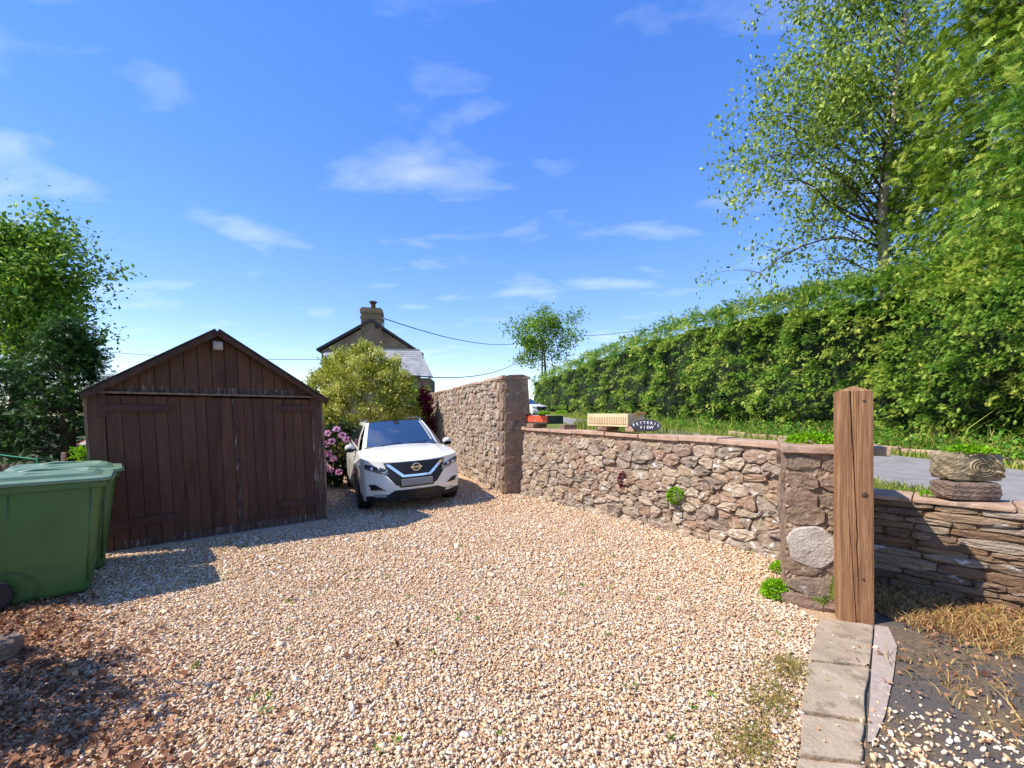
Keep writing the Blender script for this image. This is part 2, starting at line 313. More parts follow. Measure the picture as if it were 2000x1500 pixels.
# ------------------------------------------------------------------ rubble walls
def clip(poly, a, b, c):    # keep a*x+b*y<=c
    out = []
    for i in range(len(poly)):
        p, q = poly[i], poly[(i + 1) % len(poly)]
        dp, dq = a * p[0] + b * p[1] - c, a * q[0] + b * q[1] - c
        if dp <= 0: out.append(p)
        if (dp < 0 < dq) or (dq < 0 < dp):
            t = dp / (dp - dq); out.append((p[0] + (q[0] - p[0]) * t, p[1] + (q[1] - p[1]) * t))
    return out
def rubble(x0, x1, z0, z1, w, h, rng, asp=1.6, jit=.34):
    """rough coursed cells as polygons (x,z)"""
    pts = []; z = z0; r = 0
    while z < z1 - h * .3:
        hh = h * rng.uniform(.65, 1.35); x = x0 - rng.uniform(0, w)
        while x < x1 + w * .5:
            ww = w * rng.uniform(.5, 1.6)
            pts.append((x + ww / 2, z + hh / 2 + rng.uniform(-jit, jit) * h)); x += ww
        z += hh; r += 1
    P = np.array(pts); P = P[(P[:, 0] > x0 - .02) & (P[:, 0] < x1 + .02)]
    Q = P * np.array([1 / asp, 1]); cells = []
    for i in range(len(P)):
        d = np.sum((Q - Q[i]) ** 2, 1); nb = np.argsort(d)[1:22]
        poly = [(x0 / asp, z0), (x1 / asp, z0), (x1 / asp, z1), (x0 / asp, z1)]
        for j in nb:
            a, b = Q[j] - Q[i]; m = (Q[i] + Q[j]) / 2
            poly = clip(poly, a, b, a * m[0] + b * m[1])
            if len(poly) < 3: break
        if len(poly) >= 3: cells.append([(p[0] * asp, p[1]) for p in poly])
    return cells
def stone_geo(poly, gap, proud, rng, chaikin=True, depth=.05):
    P = np.array(poly); c = P.mean(0)
    size = max(.03, math.sqrt(abs(sum(P[i][0] * P[(i + 1) % len(P)][1] - P[(i + 1) % len(P)][0] * P[i][1] for i in range(len(P)))) / 2))
    Q = c + (P - c) * max(.5, 1 - 1.6 * gap / size)
    if chaikin: Q = np.concatenate([[Q[i] * .77 + Q[(i + 1) % len(Q)] * .23, Q[i] * .23 + Q[(i + 1) % len(Q)] * .77] for i in range(len(Q))])
    if len(Q) > 14: Q = Q[::2]
    Q = Q + rng.normal(0, .020 * size, Q.shape); n = len(Q); c = Q.mean(0)
    tilt = rng.normal(0, .12, 2)
    def ring(s, y): return [((q[0] - c[0]) * s, y + float(np.dot((q - c) * s, tilt)) * .5 * (y < 0) + rng.normal(0, .13) * proud, (q[1] - c[1]) * s) for q in Q]
    vs = ring(1, depth) + ring(1, -proud * .45) + ring(.93, -proud * .9) + ring(.55, -proud) + [(0, -proud * rng.uniform(.9, 1.15), 0)]
    fs = []
    for r in range(3):
        for k in range(n): fs.append((r * n + k, r * n + (k + 1) % n, (r + 1) * n + (k + 1) % n, (r + 1) * n + k))
    fs += [(3 * n + k, 3 * n + (k + 1) % n, 4 * n) for k in range(n)]
    return vs, fs, c
def lay(cells, parent, m, rng, gap=.012, proud=.035, limit=10 ** 9, rz=0, org=(0, 0, 0), proudfn=None, name='stone', rest='far_stones', key=None):
    if key: cells = sorted(cells, key=key)
    rmb = MB(); rr = []
    for i, poly in enumerate(cells):
        c0 = np.mean(poly, 0); pr = proud * rng.uniform(.5, 1.4)
        if proudfn: pr *= proudfn(c0[0], c0[1])
        if pr < .004: continue
        vs, fs, c = stone_geo(poly, gap, pr, rng); q = rng.random()
        if i < limit:
            lc = Matrix.Rotation(rz, 3, 'Z') @ Vector((c[0], 0, c[1])) + Vector(org)
            mk(name, vs, fs, m, parent, rnd=q, smooth=False, loc=lc, rot=(0, 0, rz))
        else:
            vv = [Matrix.Rotation(rz, 3, 'Z') @ Vector((v[0] + c[0], v[1], v[2] + c[1])) + Vector(org) for v in vs]
            rmb.add(vv, fs); rr += [q] * len(vv)
    if rr: setp(rmb.o(rest, m, parent, rnd=rr), kind='stuff')
def core(name, x0, x1, z0, z1, th, m, parent, face=0., nx_=80, nz_=24, amp=.012, seed=0, topfn=None):
    """mortar body with an uneven front face"""
    rng = np.random.default_rng(seed); xs = np.linspace(x0, x1, nx_ + 1); 
    mb = MB(); nzs = rng.normal(0, amp, (nz_ + 1, nx_ + 1))
    def fn(u, v):
        i, j = round(u * nx_), round(v * nz_); x = xs[i]; zt = topfn(x) if topfn else z1
        return (x, face + nzs[j, i], z0 + (zt - z0) * v)
    mb.grid(fn, nx_, nz_)
    mb.box(x0, x1, face + amp * 2.5, th, z0, z1 if not topfn else min(topfn(x0), topfn(x1)))
    return mb.o(name, m, parent)
def coping(parent, x0, x1, z, m, rng, lmin=.45, lmax=.85, y0=-.05, y1=.42, th=.06, slope=0., name='coping_stone'):
    x = x0
    while x < x1 - .02:
        l = min(rng.uniform(lmin, lmax), x1 - x)
        if x1 - x - l < .2: l = x1 - x
        t = th * rng.uniform(.85, 1.2)
        mb = MB(); k = 6
        pts = [(i / k * l * .985, y0 + rng.normal(0, .010)) for i in range(k + 1)] + [(l * .985, y1), (0, y1)]
        n = len(pts)
        mb.add([(p[0], p[1], 0) for p in pts] + [(p[0], p[1] * .98, t + rng.normal(0, .002)) for p in pts], [tuple(range(n - 1, -1, -1)), tuple(range(n, 2 * n))] + [(i, (i + 1) % n, (i + 1) % n + n, i + n) for i in range(n)])
        mb.o(name, m, parent, rnd=rng.random(), bevel=.008, loc=(x, 0, z + slope * (x - x0) + rng.normal(0, .004)), rot=(0, -math.atan(slope) + rng.normal(0, .006), 0))
        x += l
def wall_root(name, label, p0, p1, cat='wall', z=0):
    d = (p1 - p0); return thing(name, label, cat, (p0.x, p0.y, z), math.atan2(d.y, d.x)), d.length
# tall rubble wall
tw, twL = wall_root('tall_stone_wall', 'tall rubble stone wall with sloping quoined end, right of the white car', HW0, HW1)
rg = np.random.default_rng(11)
TH = 2.30
core('mortar', 0, twL, -.2, TH, .5, M['mortar'], tw, face=-.006, nx_=200, nz_=50, amp=.008, seed=1)
cells = rubble(0, twL - .22, -.03, TH, .21, .125, rg, 1.5)
lay(cells, tw, M['stone'], rg, .006, .050, 300, key=lambda c: -np.mean(c, 0)[0])
# quoins up the near corner (alternating) and the end face
z = -.04; k = 0; hs_ = [.30, .30, .20, .26, .24, .20, .17, .40, .22, .13]
for h in hs_:
    wq = .30 if k % 2 else .24
    vs, fs, c = stone_geo([(twL - wq, z), (twL - .004, z), (twL - .004, z + h), (twL - wq, z + h)], .004, .034, rg)
    mk('quoin', vs, fs, M['sandstone'], tw, rnd=rg.random(), loc=(c[0], 0, c[1]))
    wz = lambda q: .50 + .14 * (1 - sstep(.1, 2.2, q)) 
    wt = wz(z + h / 2)
    pieces = [(0.004, wt * .58), (wt * .58, wt)] if k % 3 == 1 else [(.004, wt)]
    for a, b in pieces:
        vs, fs, c = stone_geo([(a, z), (b, z), (b, z + h + rg.normal(0, .012)), (a, z + h)], .002, .024, rg, True, .12)
        o = mk('end_stone', vs, fs, M['sandstone'], tw, rnd=rg.random(), loc=(twL, c[0], c[1]), rot=(0, 0, R(90)))
    z += h; k += 1
MB().prism([(0, -.2), (.64, -.2), (.60, .9), (.50, TH), (0, TH)], -.012, .3).o('buttress', M['mortar'], tw, loc=(twL - .005, 0, 0), rot=(0, 0, R(90))).location.x = twL
coping(tw, 0, twL + .03, TH, M['coping'], rg, .35, .7, -.05, .56, .055)
# low rubble wall
lw, lwL = wall_root('low_stone_wall', 'low rubble garden wall with sandstone coping, planters standing along its top', LW0, LW1)
rg = np.random.default_rng(5)
zt = lambda x: 1.275 - .010 * x
core('mortar', -.25, lwL, -.15, 1.22, .34, M['mortar'], lw, face=-.012, nx_=180, nz_=46, amp=.011, seed=2, topfn=zt)
cells = rubble(-.1, lwL, -.03, 1.19, .225, .125, rg, 1.7, .5)
pf = lambda x, z: .30 + .9 * sstep(.05, .5, (x - .3) / 4.5 * .9 + (1.05 - z) * .75) if z > .02 else 1
lay(cells, lw, M['stone'], rg, .003, .048, 300, proudfn=pf)
foot = []
x = .05
while x < lwL - .2:      # footing stones spilling on the gravel
    l = rg.uniform(.12, .34); vs, fs, c = stone_geo([(x, -.04), (x + l, -.05), (x + l, rg.uniform(.03, .09)), (x, rg.uniform(.03, .09))], .008, .10, rg)
    mk('footing_stone', vs, fs, M['stone'], lw, rnd=rg.random(), loc=(c[0], -.0, c[1])); x += l + rg.uniform(.0, .1)
coping(lw, -.22, lwL + .02, 1.272, M['coping'], rg, .5, .8, -.055, .40, .058, -.010)
# gate pier
pr = thing('gate_pier', 'square stone gate pier with pale round render patch, behind the timber post', 'gate pier', (PI0.x, PI0.y, 0), math.atan2(PIX.y, PIX.x))
rg = np.random.default_rng(9); PW, PD = .56, 1.12
core('mortar', 0, PW, -.1, 1.27, PD, M['mortar'], pr, face=-.012, nx_=30, nz_=50, amp=.007, seed=3)
zs_ = [-.03, .085, .255, .42, .66, .80, .965, 1.11, 1.262]
for k in range(len(zs_) - 1):
    z0, z1 = zs_[k], zs_[k + 1]; ex = .05 if k == 0 else 0
    xs = [-.004 - ex, PW + ex] if k in (0, 1) else [-.004, PW * rg.uniform(.38, .62), PW]
    for a, b in zip(xs[:-1], xs[1:]):
        j = lambda: rg.normal(0, .018)
        vs, fs, c = stone_geo([(a, z0 + j()), (b, z0 + j()), (b, z1 + j()), (a, z1 + j())], .002, .034 + ex, rg)
        mk('pier_stone', vs, fs, M['sandstone'], pr, rnd=rg.random(), loc=(c[0], 0, c[1]))
    for a, b in ((.0, .5), (.5, PD)):
        vs, fs, c = stone_geo([(-b, z0), (-a, z0), (-a, z1), (-b, z1)], .006, .014, rg, False)
        mk('pier_stone', vs, fs, M['sandstone'], pr, rnd=rg.random(), loc=(0, -c[0], c[1]), rot=(0, 0, R(-90)))
pat = [(.185 + .185 * math.cos(t) * (1 + .08 * math.sin(3 * t + 1) + .04 * math.sin(7 * t)), .49 + .175 * math.sin(t) * (1 + .05 * math.cos(5 * t))) for t in np.linspace(0, 2 * math.pi, 22, endpoint=False)]
MB().rings([[(.185 + (a - .185) * k_, y_ + rg.normal(0, .002), .49 + (b - .49) * k_) for a, b in pat] for k_, y_ in ((1, -.01), (1, -.036), (.93, -.046), (.6, -.050), (.2, -.052))]).o('render_patch', M['render'], pr)
coping(pr, -.035, PW + .13, 1.265, M['coping'], rg, .6, .9, -.06, PD, .062)
# bedded-stone wall on the right
rw, rwL = wall_root('roadside_wall', 'low wall of long flat bedded stones carrying the carved planter', RW0, RW1)
rg = np.random.default_rng(21)
core('mortar', 0, rwL, -.1, .80, .32, M['soil'], rw, face=-.012, nx_=60, nz_=20, amp=.01, seed=4)
z = -.02
while z < .79:
    h = min(rg.uniform(.038, .105), .80 - z); x = -.05
    if .80 - z - h < .045: h = .80 - z
    while x < rwL:
        l = rg.uniform(.10, .58); t = .030
        sl_ = rg.normal(0, .02)
        vs, fs, c = stone_geo([(x, z), (x + l, z + sl_ * .3), (x + l, z + h), (x, z + h - sl_ * .3)], .0012, .042 * rg.uniform(.6, 1.3), rg, True)
        mk('stone', vs, fs, M['slabstone'], rw, rnd=rg.random(), loc=(c[0], 0, c[1])); x += l
    z += h
coping(rw, -.05, rwL, .80, M['coping'], rg, .5, .9, -.06, .40, .045)

# ------------------------------------------------------------------ timber gate post
pa, pb = gpx(1636.5, 1207), gpx(1708, 1219); u = (pb - pa); PWd = u.length
gp = thing('timber_gatepost', 'thick brown timber gatepost with long drying cracks and pointed top', 'gatepost', pa, math.atan2(u.y, u.x))
HP = 1.775; nu_, nv_ = 48, 60
def crack(u, v):     # v from the ground up
    t = 1 - v; d = 0
    c1 = np.interp(t, [0, .12, .4, .56, .61, .66, .78, 1], [.37, .40, .49, .53, .56, .53, .58, .60]); w1 = np.interp(t, [0, .1, .45, .6, .8, .93, 1], [.022, .02, .012, .016, .008, .004, .003])
    c2 = np.interp(t, [.5, .75, 1], [.30, .42, .53]); w2 = np.interp(t, [.45, .52, .8, 1], [0, .004, .010, .010])
    for c, w_ in ((c1, w1), (c2, w2)):
        if w_ > 0: d = max(d, max(0, 1 - abs(u - c) / w_) ** .5 if abs(u - c) < w_ else 0)
    return d
us = sorted(set(list(np.linspace(0, 1, 15)) + list(np.linspace(.28, .64, 56))))
mb = MB(); n = len(us)
vs = []
for j in range(nv_ + 1):
    v = j / nv_
    for q in us:
        e = .006 * (1 if q in (0, 1) else 0)
        vs.append((q * PWd - (.006 * (v) if True else 0), .045 * crack(q, v) + e + .0012 * math.sin(q * 90 + v * 3), -.05 + (HP + .05) * v))
fs = [(j * n + i, j * n + i + 1, (j + 1) * n + i + 1, (j + 1) * n + i) for j in range(nv_) for i in range(n - 1)]
mb.add(vs, fs)
mb.box(0.0, PWd - .006, .05, .15, -.05, HP)
mb.add([(0, .006, -.05), (0, .05, -.05), (-.006, .05, HP), (-.006, .006, HP)], [(0, 3, 2, 1)])
mb.add([(PWd, .006, -.05), (PWd, .05, -.05), (PWd - .006, .05, HP), (PWd - .006, .006, HP)], [(0, 1, 2, 3)])
mb.o('shaft', M['post'], gp)
MB().add([(-.006, 0, HP), (PWd - .006, 0, HP), (PWd, .15, HP), (0, .15, HP), (PWd * .5, .08, HP + .045)], [(0, 1, 4), (1, 2, 4), (2, 3, 4), (3, 0, 4)]).o('pointed_cap', M['post'], gp)
for kx, kz, kr in ((.73, .98, .022), (.72, 1.70, .012), (.70, .33, .010)):
    MB().lathe([(0.001, .004), (kr, .002), (kr * .9, -.003), (kr * .3, -.004), (.001, -.004)], 'y', 14, (kx * PWd, -.002, kz)).o('knot', M['bark'], gp, smooth=True)

# ------------------------------------------------------------------ garage
GA = Vector((-4.69, 4.96, 0)); GB = Vector((-2.83, 6.57, 0)); gd = GB - GA; GW = gd.length
ga = thing('wooden_garage', 'old dark brown timber garage with double boarded doors and pitched roof', 'garage', GA, math.atan2(gd.y, gd.x))
SH = -.05
def shear(mb):
    mb.v = [(v[0] + SH * v[2], v[1], v[2]) for v in mb.v]; return mb
ZL, ZA, ZE = 1.845, 2.66, 1.83; GDp = 5.0; ZB = -.12
shear(MB().box(-.02, 0.03, .03, GDp, ZB, ZL)).o('side_wall', M['plank'], ga)
shear(MB().box(GW - .03, GW + .02, .03, GDp, ZB, ZL)).o('side_wall', M['plank'], ga)
shear(MB().prism([(0, ZB), (GW, ZB), (GW, ZL), (GW / 2, ZA), (0, ZL)], GDp, GDp + .03)).o('back_wall', M['plank'], ga)
for x in (-.03, GW - .115):
    shear(MB().box(x, x + .145, -.012, .06, ZB, ZL + .05)).o('corner_post', M['plank_weathered'] if x > 0 else M['plank'], ga, bevel=.006, rnd=.4)
# edge boards: grey weathered strip at both outer edges
shear(MB().box(-.055, -.028, -.02, .05, ZB, ZL)).o('edge_batten', M['grey_wood'], ga, bevel=.004)
shear(MB().box(GW + .028, GW + .055, -.02, .05, ZB, ZL)).o('edge_batten', M['grey_wood'], ga, bevel=.004)
def door(x0, x1, label, nb, hinge_side):
    d = shear(MB().box(x0 + .01, x1 - .01, .025, .05, .02, ZL - .03)).o('door', M['plank'], ga, rnd=.2); d['label'] = label
    ws = RNG.uniform(.85, 1.15, nb); ws = ws / ws.sum() * (x1 - x0); x = x0
    for i, wd in enumerate(ws):
        zb = .0 + RNG.uniform(-.012, .012); g = .0018
        shear(MB().box(x + g, x + wd - g, RNG.uniform(-.004, .004), .024, zb + .115, ZL - .04)).o('plank', M['plank'], d, bevel=.003, seg=1, rnd=RNG.random())
        shear(MB().box(x + g, x + wd - g, RNG.uniform(-.003, .003), .023, zb - .06, zb + .1145)).o('plank_foot', M['plank_weathered'], d, bevel=.002, seg=1, rnd=RNG.random())
        x += wd
    for zc, ln, th, tl in ((ZL - .17, .56, .075, -.02), (.30, .60, .085, .04)):
        if hinge_side < 0: pl = [(x0 - .02, zc - th / 2), (x0 + ln, zc - th / 2 + tl), (x0 + ln + .035, zc + tl), (x0 + ln, zc + th / 2 + tl), (x0 - .02, zc + th / 2)]
        else: pl = [(x1 + .02, zc - th / 2), (x1 + .02, zc + th / 2), (x1 - ln * .78, zc + th / 2 + tl * .3), (x1 - ln * .78 - .03, zc + tl * .3), (x1 - ln * .78, zc - th / 2 + tl * .3)]
        shear(MB().prism(pl, -.026, -.006)).o('strap_hinge', M['iron'], d, bevel=.003)
        xh = x0 - .055 if hinge_side < 0 else x1 - .01
        shear(MB().box(xh, xh + .065, -.022, -.006, zc - .12, zc + .16)).o('hinge_plate', M['iron'], d, bevel=.003)
    return d
MID = GW * .555
door(.12, MID, 'left boarded door with two strap hinges', 9, -1)
dr = door(MID + .012, GW - .115, 'right boarded door with pale worn meeting board', 8, 1)
shear(MB().box(MID - .004, MID + .046, -.024, -.006, -.03, ZL - .05)).o('meeting_board', M['plank_weathered'], dr, bevel=.004)
shear(MB().box(MID + .02, MID + .055, -.045, -.024, .95, .99)).o('door_latch', M['iron'], dr, bevel=.004)
gb = shear(MB().prism([(.0, ZL), (GW, ZL), (GW / 2, ZA - .03)], .03, .06)).o('gable', M['plank'], ga, rnd=.3)
nb = 17; wd = GW / nb
for i in range(nb):
    a, b = i * wd + .003, (i + 1) * wd - .003
    zr = lambda x: ZL + (ZA - .06 - ZL) * (1 - abs(x - GW / 2) / (GW / 2))
    top = [(b, zr(b)), (a, zr(a))] if not (a < GW / 2 < b) else [(b, zr(b)), (GW / 2, ZA - .06), (a, zr(a))]
    y0 = RNG.uniform(-.004, .004)
    zc = ZL + .10
    if min(zr(a), zr(b)) > zc + .03:
        shear(MB().prism([(a, zc), (b, zc)] + top, y0, .028)).o('plank', M['plank'], gb, bevel=.003, seg=1, rnd=RNG.random())
        shear(MB().prism([(a, ZL + .005), (b, ZL + .005), (b, zc - .0005), (a, zc - .0005)], y0 + .001, .028)).o('plank_foot', M['plank_weathered'], gb, rnd=RNG.random())
    else:
        shear(MB().prism([(a, ZL + .005), (b, ZL + .005)] + top, y0, .028)).o('plank', M['plank_weathered'], gb, bevel=.003, seg=1, rnd=RNG.random())
shear(MB().box(.07, GW - .06, -.045, .0, ZL - .012, ZL + .014)).o('drip_batten', M['grey_wood'], ga, bevel=.004)
ov = .07
def slope(x0, z0, x1, z1, name, m, y0, y1, t0, t1):
    d = Vector((x1 - x0, z1 - z0)).normalized(); n = Vector((-d.y, d.x)) * (1 if d.x > 0 else -1)
    pl = [(x0 + n.x * t0, z0 + n.y * t0), (x1 + n.x * t0, z1 + n.y * t0), (x1 + n.x * t1, z1 + n.y * t1), (x0 + n.x * t1, z0 + n.y * t1)]
    return shear(MB().prism(pl, y0, y1)).o(name, m, ga, bevel=.004)
sl_ = (ZA - ZL) / (GW / 2)
for sgn, x0 in ((1, -ov), (-1, GW + ov * 1.5)):
    z0 = ZL - sl_ * (ov if sgn > 0 else ov * 1.5)
    slope(x0, z0, GW / 2, ZA, 'roof', M['felt'], -.10, GDp + .1, .0, .03)
    slope(x0, z0, GW / 2, ZA, 'bargeboard', M['plank'], -.125, -.1005, -.050, .012)
    slope(x0, z0, GW / 2, ZA, 'verge_trim', M['felt'], -.135, -.07, .031, .040)
fl = shear(MB().box(GW / 2 - .055, GW / 2 + .055, -.12, -.06, ZA - .24, ZA - .13)).o('floodlight', M['plate'], ga, bevel=.012)
shear(MB().box(GW / 2 - .04, GW / 2 + .04, -.124, -.121, ZA - .228, ZA - .16)).o('lens', M['render'], fl)
shear(MB().box(GW / 2 - .012, GW / 2 + .012, -.06, .0, ZA - .20, ZA - .17)).o('bracket', M['black'], fl)
# chalked ring marks on the gable
def arc(cx, cz, r, a0, a1): return [(cx + r * math.cos(a), -.006, cz + r * math.sin(a)) for a in np.linspace(a0, a1, 18)]
for (c_, cz, r, a0, a1) in ((.86, 2.21, .09, 0, 5.6), (1.16, 2.20, .075, 2.6, 5.9), (1.06, 2.0, .13, 3.4, 6.1), (1.06, 2.02, .21, 3.6, 6.1)):
    shear(MB().tube(arc(c_, cz, r, a0, a1), .0028, 4)).o('ring_mark', M['ring'], ga)
shear(MB().box(-.02, GW + .02, -.10, .02, -.2, .012)).o('sill', M['concrete'], ga)

# ------------------------------------------------------------------ wheelie bins
def rrect(cx, cy, lx_, ly_, r, z, n=5):
    out = []
    for qx, qy, a0 in ((1, 1, 0), (-1, 1, 90), (-1, -1, 180), (1, -1, 270)):
        for k in range(n + 1):
            a = R(a0 + 90 * k / n); out.append((cx + qx * (lx_ / 2 - r) + r * math.cos(a), cy + qy * (ly_ / 2 - r) + r * math.sin(a), z))
    return out
def make_bin(loc, rz, label):      # local: x = front, origin at the front foot on the camera side
    b = thing('wheelie_bin', label, 'bin', loc, rz, 'green wheelie bins beside the garage')
    W, HB = .60, 1.00
    secs = []
    for t in (0, .015, .05, .2, .45, .7, .9, 1):
        lx_ = .60 + .17 * t; z = .02 + (HB - .02) * t; ww = W - .09 + .09 * t; rr = .085 if t > .01 else .06
        if t == 0: lx_ -= .03; ww -= .03
        secs.append(rrect(-.30 + (lx_ - .60) * .05 - .02, W / 2, lx_, ww, rr, z))
    MB().rings(secs).o('body', M['bin'], b, smooth=True).modifiers.new('es', 'EDGE_SPLIT').split_angle = R(50)
    MB().rings([rrect(-.32, W / 2, .80, .63, .08, HB - .055), rrect(-.32, W / 2, .83, .66, .08, HB - .05), rrect(-.32, W / 2, .83, .66, .08, HB + .002), rrect(-.32, W / 2, .78, .6, .08, HB + .004)]).o('rim', M['bin'], b, bevel=.006)
    lid = MB().rings([rrect(-.31, W / 2, .855, .69, .09, HB + .004), rrect(-.31, W / 2, .865, .70, .09, HB + .012), rrect(-.31, W / 2, .86, .69, .09, HB + .034), rrect(-.33, W / 2, .76, .56, .10, HB + .045), rrect(-.35, W / 2, .70, .52, .10, HB + .075), rrect(-.36, W / 2, .62, .44, .09, HB + .088), rrect(-.36, W / 2, .52, .34, .08, HB + .072)]).o('lid', M['bin_lid'], b, bevel=.006)
    for yy in (.10, W - .10):
        MB().tube([(-.70, yy, HB + .03), (-.40, yy, HB + .085), (0, yy, HB + .052), (.085, yy + .02, HB + .02)], [.016, .018, .016, .012], 8).o('lid_ridge', M['bin_lid'], lid, smooth=True)
    MB().box(.09, .135, W / 2 - .22, W / 2 + .22, HB - .005, HB + .018).o('lid_lip', M['bin_lid'], lid, bevel=.006)
    for yy in (.055, W - .075):
        MB().prism([(-.12, HB - .075), (.06, HB - .055), (.06, HB - .05), (-.12, HB - .05)], yy, yy + .02).o('rim_gusset', M['bin'], b)
    for xx in (-.035, -.52):
        MB().tube([(xx, .047, .12), (xx + .01, .028, .5), (xx + .02, .003, HB - .07)], .007, 6).o('moulded_rib', M['bin'], b, smooth=True)
    # wheel arch lip
    MB().tube([(-.575 + .24 * math.cos(a), .026 - .02 * 0, .13 + .17 * math.sin(a)) for a in np.linspace(-.5, 2.2, 14)], .006, 5).o('arch_lip', M['bin'], b, smooth=True)
    for yy, s in ((-.03, 1), (W + .03, -1)):
        wl = MB().lathe([(.075, -.022), (.105, -.028), (.128, -.018), (.132, 0), (.128, .018), (.105, .028), (.075, .022)], 'y', 28, (-.59, yy, .13)).o('wheel', M['rubber'], b, smooth=True)
        m = MB().lathe([(.03, -.022), (.03, .022)], 'y', 12, (-.59, yy, .13))
        m.lathe([(.074, -.012), (.08, -.018), (.08, .018), (.074, .012)], 'y', 20, (-.59, yy, .13))
        for k in range(6):
            a = k * math.pi / 3; m.tube([(-.59 + .02 * math.cos(a), yy, .13 + .02 * math.sin(a)), (-.59 + .078 * math.cos(a), yy, .13 + .078 * math.sin(a))], .011, 5)
        m.o('hub', M['black'], wl)
    MB().tube([(-.59, -.03, .13), (-.59, W + .03, .13)], .012, 8).o('axle', M['black'], b)
    MB().tube([(-.74, .06, HB - .03), (-.80, .07, HB), (-.80, W - .07, HB), (-.74, W - .06, HB - .03)], .015, 8).o('handle', M['bin'], b, smooth=True)
    return b
brz = math.atan2(.654, .756)
make_bin(gpx(182, 1160), brz, 'nearer green wheelie bin at left edge with black wheel showing')
p2 = gpx(239, 1116); make_bin((p2.x - .185, p2.y + .03, 0), brz + .03, 'second green wheelie bin, half hidden behind the nearer bin')

# ------------------------------------------------------------------ white car
def car_parts(root):
    xf = lambda y, z: .93 - .30 * abs(y / .8) ** 2.6 - (.25 * max(0, .42 - z)) - .20 * max(0, z - .55) ** 1.2
    ztop = lambda u: .885 + .045 * u * u
    xe = lambda z: xf(.8, z)
    def zs(x): return float(np.interp(x, [-3.4, -2.4, -1.2, -.4, .1, .55], [1.10, 1.09, 1.05, 1.02, .985, .93]))
    def yside(x, z):
        s = 1 - math.exp(-max(0, xe(z) - x) / .22); rear = .12 * sstep(-2.9, -3.45, x) if False else .12 * float(sstep(2.9, 3.45, -x))
        y = .80 + .105 * s - .07 * s * max(0, (z - .62) / .4) ** 1.6 - .05 * s * max(0, (.36 - z) / .2) - rear
        return y + .018 * s * math.exp(-((z - .80) / .05) ** 2)
    R_ = .385
    def zlow(x):
        z = .24
        for xw in (0, -2.646):
            if abs(x - xw) < R_: z = max(z, .33 + math.sqrt(R_ ** 2 - (x - xw) ** 2) * .98)
        return z
    body = MB()
    body.grid(lambda a, b: (lambda u: (lambda z: (xf(.8 * u, z), .8 * u, z))(.24 + (ztop(u) - .24) * b))(2 * a - 1), 40, 24)
    for sg in (1, -1):
        def side(a, b, sg=sg):
            x1 = -3.40; a2 = a
            xx = .63 + (x1 - .63) * a2; z0 = zlow(xx); z1 = zs(xx); z = z0 + (z1 - z0) * b
            x = xx if a2 > .12 else xe(z) + (xx - .63) * ((xx - .63 - (xe(z) - .63) * (1 - a2 / .12)) / (xx - .63) if a2 > 0 else 1)
            if a2 <= .12: x = xe(z) * (1 - a2 / .12) + (.63 + (x1 - .63) * .12) * (a2 / .12)
            return (x, sg * yside(x, z), z)
        body.grid(side, 120, 14)
    def hood(a, b):
        u = 2 * a - 1; v = b
        zf = ztop(u); xa = xf(.8 * u, zf); xb = -.10 - .27 * u * u
        x = xa + (xb - xa) * v
        xedge = xe(.93) + (-.37 - xe(.93)) * v
        yb = yside(xedge, zs(xedge)); zb = zs(xedge)
        cr = -.045 * (1 - v) ** 4 + .085 * (1 - (1 - v) ** 3)
        crease = .016 * math.exp(-((abs(u) - .62) / .08) ** 2) * min(1, v * 4) * (1 - v * .5)
        return (x, yb * u if v > 0 else .8 * u, zb + (zf - .93) * (1 - v) ** 6 * 0 + cr * (1 - u * u) + crease)
    body.grid(hood, 36, 16)
    # rear closing
    body.grid(lambda a, b: (-3.40 - .10 * math.sin(b * 3.1), (2 * a - 1) * yside(-3.4, .26 + .84 * b), .26 + .84 * b), 8, 8)
    bo = body.o('body', M['paint'], root, smooth=True)
    # cabin shell
    wt = lambda u: (-.94 - .07 * u * u, .575 * u, 1.535 - .028 * u * u)
    wb = lambda u: (-.10 - .27 * u * u, .74 * u, 1.055 - .035 * u * u + .01)
    def front(u, v, off=0):
        p, q = Vector(wb(u)), Vector(wt(u)); r = p.lerp(q, v); r.z += .03 * math.sin(v * math.pi) + off; r.x += off; return tuple(r)
    def sidep(sg, a, b, off=0):
        xb = -.37 + (-3.30 + .37) * a; p = Vector((xb, yside(xb, zs(xb)) - .035, zs(xb) - .02))
        xt = -1.01 + (-3.02 + 1.01) * a; q = Vector((xt, .575 - .05 * a * a, 1.507 - .06 * a * a + .03 * math.sin(a * 3.1)))
        r = p.lerp(q, b); r.y += .03 * math.sin(b * 3.14) + off; return (r.x, sg * r.y, r.z)
    cab = MB(); cab.grid(lambda a, b: front(2 * a - 1, b), 24, 8)
    for sg in (1, -1): cab.grid(lambda a, b, sg=sg: sidep(sg, a, b), 30, 8)
    def roof(a, b, off=0, k=1.):
        u = (2 * a - 1) * k; e = Vector(sidep(1, b, 1)); f0 = Vector(wt(u))
        x = f0.x + (-3.02 - f0.x) * b; return (x, e.y * u, e.z + .028 * (1 - u * u) + off)
    cab.grid(roof, 20, 20)
    cab.grid(lambda a, b: (lambda p, q: tuple(p.lerp(q, b)))(Vector((-3.36, (2 * a - 1) * .70, 1.08)), Vector((-3.02, (2 * a - 1) * .52, 1.45))), 8, 4)
    cab.o('cabin', M['paint'], root, smooth=True)
    ws = MB().grid(lambda a, b: front((2 * a - 1) * .90, .05 + .93 * b, .008), 24, 10).o('windscreen', M['glass'], root, smooth=True)
    MB().grid(lambda a, b: front((2 * a - 1) * .95, -.02 + .065 * b, .012), 16, 1).o('cowl', M['black'], root)
